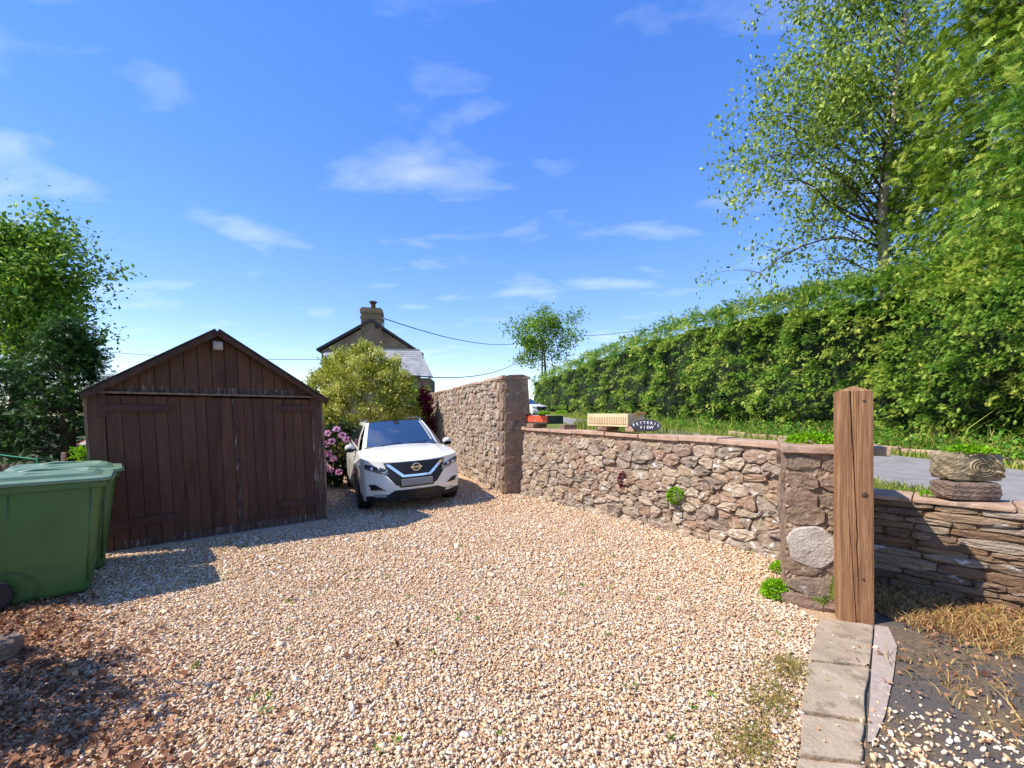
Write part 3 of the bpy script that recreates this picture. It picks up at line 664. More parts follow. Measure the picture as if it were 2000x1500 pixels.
    MB().grid(lambda a, b: front(.80 + .06 * a, .15 + .78 * b, .011), 2, 8).o('pillar_trim', M['pale_trim'], ws)
    MB().grid(lambda a, b: front(-.09 + .18 * a, .80 + .17 * b, .011), 2, 2).o('mirror_housing', M['black'], ws)
    for s0 in (-.55, .12):
        MB().tube([front(s0, .04, .02), front(s0 + .30, .075, .022), front(s0 + .52, .09, .022)], .006, 5).o('wiper', M['black'], ws)
    MB().grid(lambda a, b: roof(a, .0 + .75 * b, .006, .88), 16, 12).o('roof_glass', M['roofglass'], root, smooth=True)
    for sg in (1, -1):
        for a0, a1 in ((.10, .42), (.44, .74), (.77, .90)):
            MB().grid(lambda a, b, sg=sg: sidep(sg, a0 + (a1 - a0) * a, .12 + .76 * b, .006), 8, 6).o('side_window', M['glass'], root, smooth=True)
        MB().tube([(lambda p: (p[0], p[1], p[2] + dz))(sidep(sg, t, 1, -.015)) for t, dz in ((.03, .005), (.08, .045), (.3, .055), (.6, .055), (.9, .045), (.96, .005))], .014, 7).o('roof_rail', M['alloy'], root, smooth=True)
        # mirrors
        mi = MB().rings([[(-.50 + dx_, sg * (.86 + dy_ * 1), 1.055 + .075 * s * math.sin(t) - .0) if False else (-.50 + .05 * (k - 1.5) * .9, sg * (.945 + .09 * s * math.cos(t)), 1.075 + .072 * s * math.sin(t)) for t in np.linspace(0, 2 * math.pi, 12, endpoint=False) for dx_, dy_ in ((0, 0),)] for k, s in ((0, .5), (1, .95), (2, 1.0), (3, .95))]).o('mirror', M['paint'], root, smooth=True)
        MB().box(-.56, -.50, min(sg * .82, sg * .93), max(sg * .82, sg * .93), 1.02, 1.06).o('mirror_arm', M['black'], mi, bevel=.01)
        MB().rings([[(-.395 + .0 * k, sg * (.94 + .085 * s * math.cos(t)), 1.035 + .040 * s * math.sin(t)) for t in np.linspace(0, 2 * math.pi, 12, endpoint=False)] for k, s in ((0, .9), (1, .5))]).o('mirror_base', M['black'], mi)
        # sill + arch cladding
        def clad(a, b, sg=sg):
            x = .50 + (-3.3 - .5) * a; z0 = zlow(x); z = z0 - .01 + (.085 if z0 > .25 else .12) * b; return (x, sg * (yside(x, max(z, .25)) + .012), z)
        MB().grid(clad, 110, 2).o('arch_cladding', M['black'], root)
        MB().box(-1.02, -.94, min(sg * .88, sg * .905), max(sg * .88, sg * .905), .90, .925).o('door_handle', M['paint'], root, bevel=.008)
        for xd in (-.46, -1.52):
            MB().tube([(xd, sg * (yside(xd, z) + .0012), z) for z in np.linspace(.40, zs(xd) - .02, 8)], .004, 4).o('door_gap', M['black'], root)
    def decal(poly, off, sub=7):
        off += .004
        import bmesh
        bm = bmesh.new(); f = bm.faces.new([bm.verts.new((0, p[0], p[1])) for p in poly]); bmesh.ops.triangulate(bm, faces=[f])
        bmesh.ops.subdivide_edges(bm, edges=bm.edges[:], cuts=sub, use_grid_fill=True)
        vs = [(xf(v.co.y, v.co.z) + off, v.co.y, v.co.z) for v in bm.verts]; bm.verts.index_update(); fs = [tuple(v.index for v in f.verts) for f in bm.faces]; bm.free()
        return MB().add(vs, fs)
    mir = lambda P: [(-a, b) for a, b in P][::-1]
    gr = decal([(-.52, .878), (.52, .878), (.46, .72), (.28, .46), (-.28, .46), (-.46, .72)], .006).o('grille', M['black'], root)
    decal([(-.40, .62), (-.34, .50), (.34, .50), (.40, .62), (.50, .70), (-.50, .70)], .003).o('grille_surround', M['black'], gr)
    v1 = [(.50, .855), (.43, .855), (.205, .665), (.205, .63), (.24, .635)]
    for P in (v1, mir(v1)): decal(P, .022).o('chrome_wing', M['chrome'], gr)
    decal([(-.215, .668), (-.215, .632), (.215, .632), (.215, .668)], .022).o('chrome_bar', M['chrome'], gr)
    hl = [(.44, .765), (.50, .70), (.60, .715), (.80, .785), (.80, .865), (.70, .845)]
    for P in (hl, mir(hl)):
        h = decal(P, .010).o('headlight', M['lamp'], root, smooth=True)
        sg = 1 if P is hl else -1
        decal([(sg * .46, .755), (sg * .505, .712), (sg * .60, .728), (sg * .78, .795), (sg * .78, .808), (sg * .60, .743), (sg * .515, .73), (sg * .475, .765)][::sg], .016, 1).o('daylight_strip', M['lens'], h)
        for yy in (.58, .69):
            MB().lathe([(.001, .02), (.03, .018), (.036, .008), (.036, 0)], 'x', 14, (xf(yy, .785) - .001, sg * yy, .785 + .03 * (yy - .6))).o('projector', M['lens'], h, smooth=True)
        fg = [(sg * .52, .435), (sg * .72, .44), (sg * .76, .53), (sg * .66, .53)][::sg]
        fo = decal(fg, .008).o('fog_recess', M['black'], root)
        decal([(sg * .50, .428), (sg * .73, .436), (sg * .735, .458), (sg * .52, .446)][::sg], .016, 1).o('chrome_blade', M['chrome'], fo)
        fl_ = decal([(sg * .48, .31), (sg * .68, .32), (sg * .68, .365), (sg * .52, .36)][::sg], .012, 1).o('fog_light', M['lens'], root)
    lb = decal([(-.80, .24), (.80, .24), (.80, .33), (.46, .355), (.36, .42), (-.36, .42), (-.46, .355), (-.80, .33)], .006).o('lower_bumper', M['black'], root)
    decal([(-.72, .255), (.72, .255), (.66, .295), (-.66, .295)], .014).o('skid_strip', M['rubber'], lb)
    pl = MB().box(-.008, .008, -.26, .26, -.056, .056).o('number_plate', M['plate'], root, bevel=.006, loc=(.962, 0, .545), rot=(0, R(-4), 0))
    em = MB()
    ring = [(math.cos(t), math.sin(t)) for t in np.linspace(0, 2 * math.pi, 28, endpoint=False)]
    xg = xf(0, .79) + .022
    em.rings([[(xg, .078 * c_, .785 + .070 * s_) for c_, s_ in ring], [(xg + .012, .074 * c_, .785 + .066 * s_) for c_, s_ in ring], [(xg + .012, .060 * c_, .785 + .053 * s_) for c_, s_ in ring], [(xg, .056 * c_, .785 + .049 * s_) for c_, s_ in ring]], cap=False)
    em.box(xg, xg + .014, -.092, .092, .769, .801)
    eo = em.o('emblem', M['chrome'], root)
    cu = bpy.data.curves.new('letters', 'FONT'); cu.body = 'NISSAN'; cu.size = .034; cu.align_x = 'CENTER'; cu.align_y = 'CENTER'; cu.extrude = .001
    to = bpy.data.objects.new('t', cu); me = bpy.data.meshes.new_from_object(to); bpy.data.objects.remove(to); me.materials.append(M['black'])
    lo = bpy.data.objects.new('lettering', me); COL.objects.link(lo); lo.parent = eo; lo.location = (xg + .0155, 0, .785); lo.rotation_euler = (R(90), 0, R(90))
    MB().box(-3.25, .62, -.62, .62, .20, .70).o('underbody', M['rubber'], root)
    for xw in (0, -2.646):
        for sg in (1, -1):
            yc = sg * .785
            t = MB().lathe([(.235, -.10), (.30, -.112), (.335, -.095), (.342, -.04), (.342, .04), (.335, .095), (.30, .112), (.235, .10)], 'y', 36, (xw, yc, .342)).o('tyre', M['rubber'], root, smooth=True)
            r = MB().lathe([(.234, -.09), (.238, -.10), (.238, .10), (.234, .09), (.20, .05), (.20, -.05)], 'y', 36, (xw, yc, .342))
            for k in range(5):
                for d in (-.12, .12):
                    a = 2 * math.pi * k / 5 + .3; yy = yc + sg * .075
                    r.tube([(xw + .03 * math.cos(a), yy, .342 + .03 * math.sin(a)), (xw + .225 * math.cos(a + d), yy, .342 + .225 * math.sin(a + d))], [.03, .017], 6)
            r.lathe([(.001, sg * .09), (.045, sg * .088), (.05, sg * .06), (.05, 0)], 'y', 16, (xw, yc, .342))
            r.o('rim', M['alloy'], t, smooth=False)
            MB().lathe([(.001, sg * .03), (.22, sg * .03), (.22, 0)], 'y', 24, (xw, yc, .342)).o('brake_disc', M['black'], t)
def copy_tree(o, parent=None):
    c = o.copy(); COL.objects.link(c); c.parent = parent
    for ch in o.children: copy_tree(ch, c)
    return c
car = thing('parked_car', 'white crossover car with black glass roof parked between garage and tall wall', 'car')
car_parts(car)
CY = -1.145
car.rotation_euler = (.052, .0, CY); cxy = Vector((-1.955, 8.19)); car.location = (cxy.x, cxy.y, -.075)
car2 = copy_tree(car); setp(car2, 'distant white car on the road, mostly hidden behind the tall wall end')
p = px(1046, 800, 36); car2.location = (p.x - .05, 36, road_z(36) + .0); car2.rotation_euler = (0, 0, R(-52))

# ------------------------------------------------------------------ things on the walls
def on_wall(p0, p1, s, y, z):
    d = (p1 - p0).normalized(); n = Vector((-d.y, d.x)); q = p0 + d * s + n * y; return Vector((q.x, q.y, z))
def wall_s(p0, p1, pxx, y=0):    # distance along a wall where a photo column meets it
    d = (p1 - p0).normalized(); n = Vector((-d.y, d.x)); q = p0 + n * y; k = (pxx - 1000) / F
    return (k * q.y - q.x) / (d.x - k * d.y)
LRZ = math.atan2((LW1 - LW0).y, (LW1 - LW0).x); ZC = 1.325
# leaf templates
LEAF = np.array([(0, 0, 0), (.5, -.28, .06), (1, 0, -.02), (.5, .28, .06)]) - np.array([.5, 0, 0]); LEAF_F = np.array([(0, 1, 2), (0, 2, 3)])
def spray_template(n=6):
    v = [(0, -.03, 0), (1, 0, -.12), (0, .03, 0)]; f = [(0, 1, 2)]
    for i in range(n):
        t = .12 + .8 * i / n; l = .42 * (1 - t * .55)
        for s in (1, -1):
            b = len(v); dz = -.12 * t * t
            v += [(t - .07, 0, dz), (t + .11, 0, dz), (t + l * .75, s * l * .85, dz - .06)]; f.append((b, b + 1, b + 2))
    return np.array(v) - np.array([.1, 0, 0]), np.array(f)
SPR, SPR_F = spray_template(4)
def frames(axis, rng, roll=1.0):     # matrices whose x = axis, z near up with random roll
    n = len(axis); x = axis / np.linalg.norm(axis, axis=1)[:, None]
    up = np.tile([0, 0, 1.], (n, 1)) + rng.normal(0, roll, (n, 3)); y = np.cross(up, x); y /= np.linalg.norm(y, axis=1)[:, None] + 1e-9
    z = np.cross(x, y); return np.stack([x, y, z], 2)
def mound(name, label, cat, c, r, n, size, m, group=None, rng=RNG, flat=.0, stem=None, shell=.55):
    t = thing(name, label, cat, c, 0, group)
    d = rng.normal(size=(n, 3)); d /= np.linalg.norm(d, axis=1)[:, None]; d[:, 2] = np.abs(d[:, 2]) if flat == 0 else d[:, 2]
    rad = rng.uniform(shell, 1.0, n) ** .7; P = d * rad[:, None] * np.array(r)
    mats = frames(d + rng.normal(0, .5, (n, 3)), rng) * (size * rng.uniform(.7, 1.3, n))[:, None, None]
    v, f, q = batch(LEAF, LEAF_F, mats, P, rng.random(n)); mk('foliage', v, f, m, t, rnd=q)
    if stem: MB().tube([(0, 0, -.02), (0, 0, r[2] * .6)], [.012, .006], 5).o('stem', M['bark'], t)
    return t
# red trough planter
s0 = wall_s(LW0, LW1, 1024, .1)
def planter(name, label, pxx, zc, L_, W_, H_, m_front, m_side, pad, yaw, legm):
    s = wall_s(LW0, LW1, pxx, .0); p = on_wall(LW0, LW1, s, .05, zc)
    t = thing(name, label, 'planter', p, yaw)
    return t
RED = mat('peeling_red_paint', [(190, 76, 52), (206, 92, 62)], 6, .8, .4, spots=[((126, 146, 110), 9, .58, .9), ((96, 60, 48), 14, .64, .6)])
GRN = mat('dark_green_stone', [(36, 50, 42), (64, 74, 60)], 9, .85, .5)
CREAM = mat('cream_stoneware', [(206, 176, 132), (222, 196, 154)], 5, .6, .2)
def trough(name, label, pl, pr_, yb, yt, Yl, Yr, back, m_f, m_s, slats, foot_px, soil_z=.02):
    """front edge from photo columns pl..pr_ at distances Yl,Yr; goes `back` behind"""
    a = px(pl, yb, Yl); b = px(pr_, yb, Yr); d = Vector((b.x - a.x, b.y - a.y, 0)); L_ = d.length
    t = thing(name, label, 'planter', (a.x, a.y, 0), math.atan2(d.y, d.x)); z0 = ZC + .075; z1 = EYE + (HOR - yt) / F * (Yl + Yr) / 2
    wl = .03
    MB().box(0, L_, 0, back, z0, z0 + wl).o('base', m_s, t)
    MB().box(0, L_, 0, wl, z0 + wl, z1).o('front', m_f, t, bevel=.006)
    MB().box(0, L_, back - wl, back, z0 + wl, z1).o('back', m_s, t, bevel=.006)
    MB().box(0, wl, wl, back - wl, z0 + wl, z1 - .002).o('side', m_s, t, bevel=.004)
    MB().box(L_ - wl, L_, wl, back - wl, z0 + wl, z1 - .002).o('side', m_s, t, bevel=.004)
    MB().box(wl, L_ - wl, wl, back - wl, z1 - .04, z1 - soil_z).o('compost', M['soil'], t)
    if slats:
        for i in range(slats):
            x = L_ * (.035 + .93 * (i + .5) / slats); MB().box(x - L_ / slats * .27, x + L_ / slats * .27, -.012, .001, z0 + .035, z1 - .045).o('flute', m_f, t, bevel=.006)
    return t, L_, z0, z1, d.normalized()
def place_back(t, x, y, z): return t.matrix_basis @ Vector((x, y, z))
# two faces of each trough are seen; local +x face, -x side seen -> modelled as boxes turned on the wall
rt, rl, rz0, rz1, rd = trough('red_trough', 'shallow trough planter with peeling red front and green side on the wall', 1000, 1066, 833, 812, 8.35, 8.25, .46, RED, GRN, 0, None)
def seat(t, L_, pxx, rz_, y=.05):
    c = on_wall(LW0, LW1, wall_s(LW0, LW1, pxx, y), y, 0); t.rotation_euler[2] = rz_; t.location = (c.x - L_ * math.cos(rz_), c.y - L_ * math.sin(rz_), 0)
seat(rt, rl, 1068, R(-50), .12)
ct, cl_, cz0, cz1, cd = trough('cream_trough', 'cream stoneware trough with fluted front beside the oval house sign', 1125, 1230, 826, 808, 7.15, 6.9, .40, CREAM, CREAM, 22, None)
seat(ct, cl_, 1226, LRZ, .02)
def block(label, pxx, Y, w_, d_, h, m, rz_):
    p = on_wall(LW0, LW1, wall_s(LW0, LW1, pxx, .03), .03, ZC); t = thing('support_block', label, 'block', p, LRZ)
    MB().box(-w_ / 2, w_ / 2, 0, d_, .0, h).o('brick', m, t, bevel=.01, rnd=.3); return t
block('dark block under the red trough, nearest the tall wall', 1035, 8.32, .22, .35, .078, M['sandstone'], R(-4))
block('dark block under the right end of the red trough', 1098, 8.35, .12, .3, .078, M['sandstone'], R(-4))
block('dark brick under the left end of the cream trough', 1175, 6.95, .21, .3, .078, M['slabstone'], R(-12))
block('stone block under the right end of the cream trough', 1229, 6.72, .16, .3, .078, M['coping'], R(-12))
def sedum(x, y, Y, r, n, m, label, size=.03, flat=.5):
    p = px(x, y, Y); return mound('trough_plant', label, 'plant', p, (r, r * .8, r * flat), n, size, m)
sedum(1062, 809, 8.4, .13, 500, M['lime'], 'lime green low plant at left in the red trough')
sedum(1096, 808, 8.4, .14, 500, M['lime'], 'lime green low plant at right in the red trough')
sedum(1032, 812, 8.42, .07, 200, M['maroon'], 'small reddish plant in the near corner of the red trough', .02)
sedum(1252, 810, 6.72, .085, 500, M['drygrass'], 'dry yellow cushion plant in the cream trough', .018, .6)
sedum(1234, 811, 6.75, .03, 120, M['maroon'], 'tiny dark red plant in the cream trough', .014, 1)
sedum(1205, 811, 7.0, .16, 300, M['fresh'], 'green plant along the back of the cream trough', .02, .25)
# oval house sign
SIGN = mat('slate_sign', [(30, 30, 34), (52, 50, 54), (76, 72, 74)], 14, .6, .3)
p = on_wall(LW0, LW1, wall_s(LW0, LW1, 1262, .10), .10, ZC); sg_ = thing('house_sign', 'oval dark slate house name sign with white lettering leaning on the cream trough', 'sign', (p.x, p.y, ZC - .004), R(-16))
W2, H2 = .215, .205
ov_ = [(W2 * math.cos(t), H2 * .5 + H2 * .5 * (math.sin(t) if math.sin(t) > -.82 else -.82) * 1.0) for t in np.linspace(0, 2 * math.pi, 40, endpoint=False)]
so_ = MB().prism(ov_, -.012, .012).o('slate', SIGN, sg_, bevel=.003, rot=(R(-14), 0, 0))
MB().tube([(W2 * .96 * math.cos(t), -.013, H2 * .5 + H2 * .48 * math.sin(t)) for t in np.linspace(.15, 2.95, 24)], .003, 5).o('rim_line', M['plate'], so_)
WHT = plain('sign_white', (225, 222, 225), .7)
def letters(txt, size, arc_r=None, z=0., nm='lettering'):
    out = []
    n = len(txt)
    for i, ch in enumerate(txt):
        cu = bpy.data.curves.new('l', 'FONT'); cu.body = ch; cu.size = size; cu.align_x = 'CENTER'; cu.extrude = .0008; cu.offset = .0008
        to = bpy.data.objects.new('l', cu); me = bpy.data.meshes.new_from_object(to); bpy.data.objects.remove(to); me.materials.append(WHT)
        o = bpy.data.objects.new(nm, me); COL.objects.link(o); o.parent = so_
        x = (i - (n - 1) / 2) * size * .80; dz = -((x / .2) ** 2) * .055 if arc_r else 0; a = -x / .2 * .42 if arc_r else 0
        o.location = (x, -.0140, z + dz); o.rotation_euler = (R(90), -a, 0)
letters('PETTERIL', .060, True, .128); letters('VIEW', .060, None, .055)
# carved trough and its sandstone block on the right wall
RRZ = math.atan2((RW1 - RW0).y, (RW1 - RW0).x)
s = wall_s(RW0, RW1, 1884, .14); p = on_wall(RW0, RW1, s, .17, .845)
bl = thing('sandstone_block', 'rough red sandstone block under the carved planter', 'stone block', p, R(-8))
rgb = np.random.default_rng(3)
def lumpy(sx_, sy_, sz_, amp, m, name, parent, n=10, z0=0., loc=None):
    mb = MB(); 
    def fn(f):
        def g(a, b):
            u, v = 2 * a - 1, 2 * b - 1
            q = {0: (u, -1, v), 1: (u, 1, -v), 2: (-1, -u, v), 3: (1, u, v), 4: (u, v, 1)}[f]
            q = np.array(q, float); rr = np.sum(np.abs(q) ** 6) ** (1 / 6); q = q / rr
            q = q * (1 + amp * (math.sin(q[0] * 9 + q[2] * 5) * .3 + math.sin(q[2] * 13 - q[1] * 7) * .3 + math.sin(q[0] * 23 + q[1] * 17 + q[2] * 19) * .2))
            return (q[0] * sx_ / 2, q[1] * sy_ / 2, z0 + (q[2] + 1) * sz_ / 2)
        return g
    for f in range(5): mb.grid(fn(f), n, n)
    return mb.o(name, m, parent, loc=loc)
lumpy(.42, .26, .165, .05, M['sandstone'], 'block', bl, 14)
TUFA = mat('carved_stone', [(104, 90, 66), (146, 128, 98), (178, 160, 128)], 8, .9, .9, 30, spots=[((84, 74, 52), 6, .6, .6)])
tp = thing('carved_planter', 'carved grey stone trough with ring motif and trailing plants on roadside wall', 'planter', (p.x + .03, p.y + .02, p.z + .160), R(-8))
tb = lumpy(.43, .27, .265, .05, TUFA, 'trough', tp, 14)
for rr in (.045, .068, .09):
    MB().tube([(.03 + rr * 1.1 * math.cos(t), -.138 + .004 * math.sin(3 * t), .13 + rr * .85 * math.sin(t)) for t in np.linspace(0, 2 * math.pi * .93, 24)], .009, 6).o('carved_ring', TUFA, tb, smooth=True)
for k, (a, b) in enumerate((((.12, .20), (.19, .10)), ((.13, .10), (.19, .05)), ((-.08, .23), (.06, .245)), ((-.09, .07), (-.03, .04)))):
    MB().tube([(a[0], -.135, a[1]), ((a[0] + b[0]) / 2, -.142, (a[1] + b[1]) / 2 + .015), (b[0], -.133, b[1])], .010, 6).o('carved_scroll', TUFA, tb, smooth=True)
MB().lathe([(.001, .03), (.03, .028), (.035, .012), (.03, 0)], 'x', 10, (.20, -.06, .12)).o('carved_snout', TUFA, tb, smooth=True)
mound('trailing_plant', 'bright green trailing plant filling the carved planter', 'plant', (tp.location.x + .02, tp.location.y - .03, tp.location.z + .255), (.22, .15, .06), 800, .035, M['lime'])
pp = on_wall(RW0, RW1, wall_s(RW0, RW1, 1810, .1), .12, .85); mound('wall_weed', 'small green weed on the coping left of the sandstone block', 'plant', pp, (.05, .05, .05), 120, .025, M['lime'])
# plants on / in the walls
q = PI0 + PIX * .20 + Vector((.5, .866)) * .42; mound('wall_top_plant', 'spreading bright green plant on top of the gate pier beside the post', 'plant', (q.x + .02, q.y, 1.33), (.22, .20, .10), 900, .035, M['lime'])
s = wall_s(LW0, LW1, 1326, 0); pz = EYE + (HOR - 967) / F * (LW0 + (LW1 - LW0).normalized() * s).y
mound('lime_cushion', 'round lime green cushion plant growing out of the low wall', 'plant', on_wall(LW0, LW1, s, -.05, pz), (.135, .11, .12), 1500, .026, M['lime'], flat=1, shell=.8)
s = wall_s(LW0, LW1, 1220, 0); pz = EYE + (HOR - 938) / F * (LW0 + (LW1 - LW0).normalized() * s).y
mound('maroon_tuft', 'dark red trailing tuft growing from the low wall', 'plant', on_wall(LW0, LW1, s, -.04, pz), (.08, .07, .15), 700, .028, M['maroon'], flat=1, shell=.5)
p = gpx(1518, 1165); mound('pier_foot_plant', 'larger lime green plant on gravel at foot of the gate pier', 'plant', (p.x, p.y, .0), (.14, .13, .16), 1300, .028, M['lime'])
p = gpx(1524, 1122); mound('wall_foot_plant', 'smaller lime green plant tucked in the corner behind the pier foot', 'plant', (p.x + .03, p.y + .05, .02), (.10, .10, .10), 500, .028, M['lime'])
p = gpx(1620, 1188); fern = thing('fern', 'small green fern growing between gate pier and timber post', 'fern', (p.x - .02, p.y + .03, 0))
for k in range(6):
    a = R(150 - 30 * k + random.uniform(-10, 10)); l = random.uniform(.16, .32); pts = [Vector((l * t * math.cos(a) * .6, -.06 - .03 * t, l * t * 1.1 * abs(math.sin(a)) + .05 * t - .10 * t * t)) for t in np.linspace(0, 1, 9)]
    m = MB()
    for i in range(1, 9):
        w_ = .035 * math.sin(i / 9 * 3.0) + .006; d = (pts[i] - pts[i - 1])
        for s in (1, -1):
            n_ = Vector((d.z, 0, -d.x)).normalized() * s * w_; m.add([pts[i - 1], pts[i - 1] + d * .9, pts[i - 1] + d * .7 + n_ + Vector((0, -.01, 0))], [(0, 1, 2)])
    m.o('frond', M['fresh'], fern, rnd=random.random())

# ------------------------------------------------------------------ conifer sprays, hedge
def clusters(P, out, rng, nper, length, size, droop=.5, spread=.35, zsq=1.):
    """P base points, out unit outward dirs: sprays strung along a drooping shoot at each point"""
    n = len(P); k = nper
    t = rng.random((n, k)); sc = np.broadcast_to(np.asarray(size), (n,))[:, None]; ln = np.broadcast_to(np.asarray(length), (n,))[:, None]
    ax = out + rng.normal(0, .35, out.shape) + np.array([0, 0, .15]); ax /= np.linalg.norm(ax, axis=1)[:, None]
    pos = P[:, None, :] + ax[:, None, :] * (t * ln)[..., None]
    pos[..., 2] -= droop * (t ** 2) * ln
    pos += rng.normal(0, spread, (n, k, 3)) * (ln * (.35 + .4 * (1 - t)))[..., None] * np.array([1, 1, .6 * zsq])
    d = ax[:, None, :] * 1.0 + rng.normal(0, .55, (n, k, 3)); d[..., 2] -= droop * (.3 + t)
    d = d.reshape(-1, 3); pos = pos.reshape(-1, 3)
    sz = (sc * rng.uniform(.6, 1.35, (n, k))).reshape(-1)
    base = rng.random(n)[:, None] * .55; q = np.clip(base + .15 + .35 * t + rng.normal(0, .08, (n, k)), 0, 1).reshape(-1)
    return batch(SPR, SPR_F, frames(d, rng, .6) * sz[:, None, None], pos, q)
rg = np.random.default_rng(33)
hd = thing('tall_conifer_hedge', 'tall clipped conifer hedge running along the far side of the road', 'hedge', (Xh(12), 12, road_z(12)))
def hedge_h(y): return np.interp(y, [5, 9, 11.5, 15, 23, 39, 75], [4.2, 4.3, 4.45, 4.8, 5.5, 5.6, 5.4])
def face_off(y, z):     # uneven face, positive = further into the road
    return .22 * np.sin(y * 1.3 + z * .9) + .18 * np.sin(y * .55 - z * 1.7 + 1) + .12 * np.sin(y * 3.1 + z * 2.3)
Y0, Y1 = 5.5, 76
def samp(n):   # more shoots where the hedge is near
    a = rg.random(n); return 1 / (1 / Y0 ** .9 + a * (1 / Y1 ** .9 - 1 / Y0 ** .9)) ** (1 / .9)
n = 2700; y = samp(n); hh = hedge_h(y); z = rg.beta(1.1, 1.0, n) * hh
keep = z > .30; y, z, hh = y[keep], z[keep], hh[keep]
und = .55 * sstep(1.1, .3, z) if False else .55 * (1 - sstep(.3, 1.2, z))
x = Xh(y) + .25 + und - face_off(y, z) + .35 * sstep(.75, 1.0, z / hh)
P = np.stack([x, y, z + road_z(y)], 1); out = np.stack([-np.ones_like(y), -.25 + 0 * y, .15 + .5 * sstep(.8, 1, z / hh)], 1)
s_ = .112 * (y / 10) ** .42
pt = [clusters(P, out, rg, 19, .36 * (y / 10) ** .32, s_, .55, .42)]
n = 900; y = samp(n); hh = hedge_h(y); z = hh * rg.uniform(.80, 1.0, n)
P = np.stack([Xh(y) + .30 - face_off(y, z) * .8 + rg.uniform(0, .35, n), y, z + road_z(y)], 1); out = np.tile([-.8, -.3, .45], (n, 1))
pt.append(clusters(P, out, rg, 18, .42 * (y / 10) ** .32, .135 * (y / 10) ** .42, .5, .42))
n = 1000; y = samp(n); hh = hedge_h(y); x = Xh(y) + rg.uniform(.3, 2.0, n)
P = np.stack([x, y, hh + road_z(y) - .05 + rg.normal(0, .15, n)], 1); out = np.tile([-.55, -.2, .7], (n, 1))
pt.append(clusters(P, out, rg, 15, .45 * (y / 10) ** .3, .115 * (y / 10) ** .42, .35, .4))
v, f, q = join(pt); v -= np.array(hd.location); mk('foliage', v, f, M['hedge'], hd, rnd=q)
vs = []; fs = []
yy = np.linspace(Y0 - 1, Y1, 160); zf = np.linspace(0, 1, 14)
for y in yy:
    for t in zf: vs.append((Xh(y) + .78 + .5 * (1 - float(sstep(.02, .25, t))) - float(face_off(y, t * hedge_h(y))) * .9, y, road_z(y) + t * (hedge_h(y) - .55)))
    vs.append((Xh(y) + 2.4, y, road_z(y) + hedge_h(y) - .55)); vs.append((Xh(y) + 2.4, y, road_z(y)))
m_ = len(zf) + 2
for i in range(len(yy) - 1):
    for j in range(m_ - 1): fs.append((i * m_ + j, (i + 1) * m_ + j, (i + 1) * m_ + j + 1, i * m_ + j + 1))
mk('shade_core', np.array(vs) - np.array(hd.location), fs, M['gap_shade'], hd)  # solid dark shell behind the sprays, painted so the gaps look deep in shade

def tubes_for(branches, name, m, parent, n=6):
    mb = MB()
    for pts, rads in branches: mb.tube(pts, rads, n)
    return mb.o(name, m, parent, smooth=True)
def limb(p, d, L_, rng, k=6, up=.0, droop=0., wob=.12):
    pts = [Vector(p)]; d = Vector(d).normalized()
    for i in range(k):
        d = (d + Vector(rng.normal(0, wob, 3)) + Vector((0, 0, up - droop * (i / k)))).normalized(); pts.append(pts[-1] + d * (L_ / k))
    return pts
def leaves_at(P, n_each, spread, size, rng, hang=0.):
    P = np.repeat(np.asarray(P), n_each, 0); n = len(P)
    pos = P + rng.normal(0, 1, (n, 3)) * np.array(spread)
    d = rng.normal(0, 1, (n, 3)); d[:, 2] -= hang
    sz = size * rng.uniform(.6, 1.4, n)
    return batch(LEAF, LEAF_F, frames(d, rng, 1.2) * sz[:, None, None], pos, rng.random(n))
def broadleaf(name, label, base, trunk, r0, limbs, leaf_m, bark_m, leaf_n, leaf_s, spread, rng, droop=.3, hang=.5, subs=5, sublen=.45, group=None, up=.08):
    """trunk: world points; limbs: list of (t along trunk, direction, length)"""
    t = thing(name, label, 'tree', base, 0, group); b = Vector(base); k = len(trunk)
    tr = [Vector(p) - b for p in trunk]
    MB().tube(tr, [r0 * (1 - .85 * i / (k - 1)) for i in range(k)], 10).o('trunk', bark_m, t, smooth=True)
    br = []; tips = []
    for tt, d, L_ in limbs:
        i = min(int(tt * (k - 1)), k - 2); fpt = tr[i].lerp(tr[i + 1], tt * (k - 1) - i)
        pts = limb(fpt, d, L_, rng, 7, up, droop); ra = r0 * (1 - .8 * tt) * .30
        br.append((pts, [ra * (1 - .8 * j / 7) for j in range(8)]))
        for s in range(subs):
            j = rng.integers(2, 8); p = pts[j]; dd = (pts[j] - pts[j - 1]).normalized() + Vector(rng.normal(0, .7, 3))
            q = limb(p, dd, L_ * sublen * rng.uniform(.6, 1.2), rng, 4, 0, droop * 1.3); br.append((q, [ra * .28 * (1 - .7 * e / 4) for e in range(5)]))
            tips += [q[2], q[3], q[4], q[3].lerp(q[4], .5)]
        tips += pts[2:]
    tubes_for(br, 'branches', M['bark'], t, 5)
    v, f, q = leaves_at([tuple(p) for p in tips], leaf_n, spread, leaf_s, rng, hang); mk('crown', v, f, leaf_m, t, rnd=q)
    return t
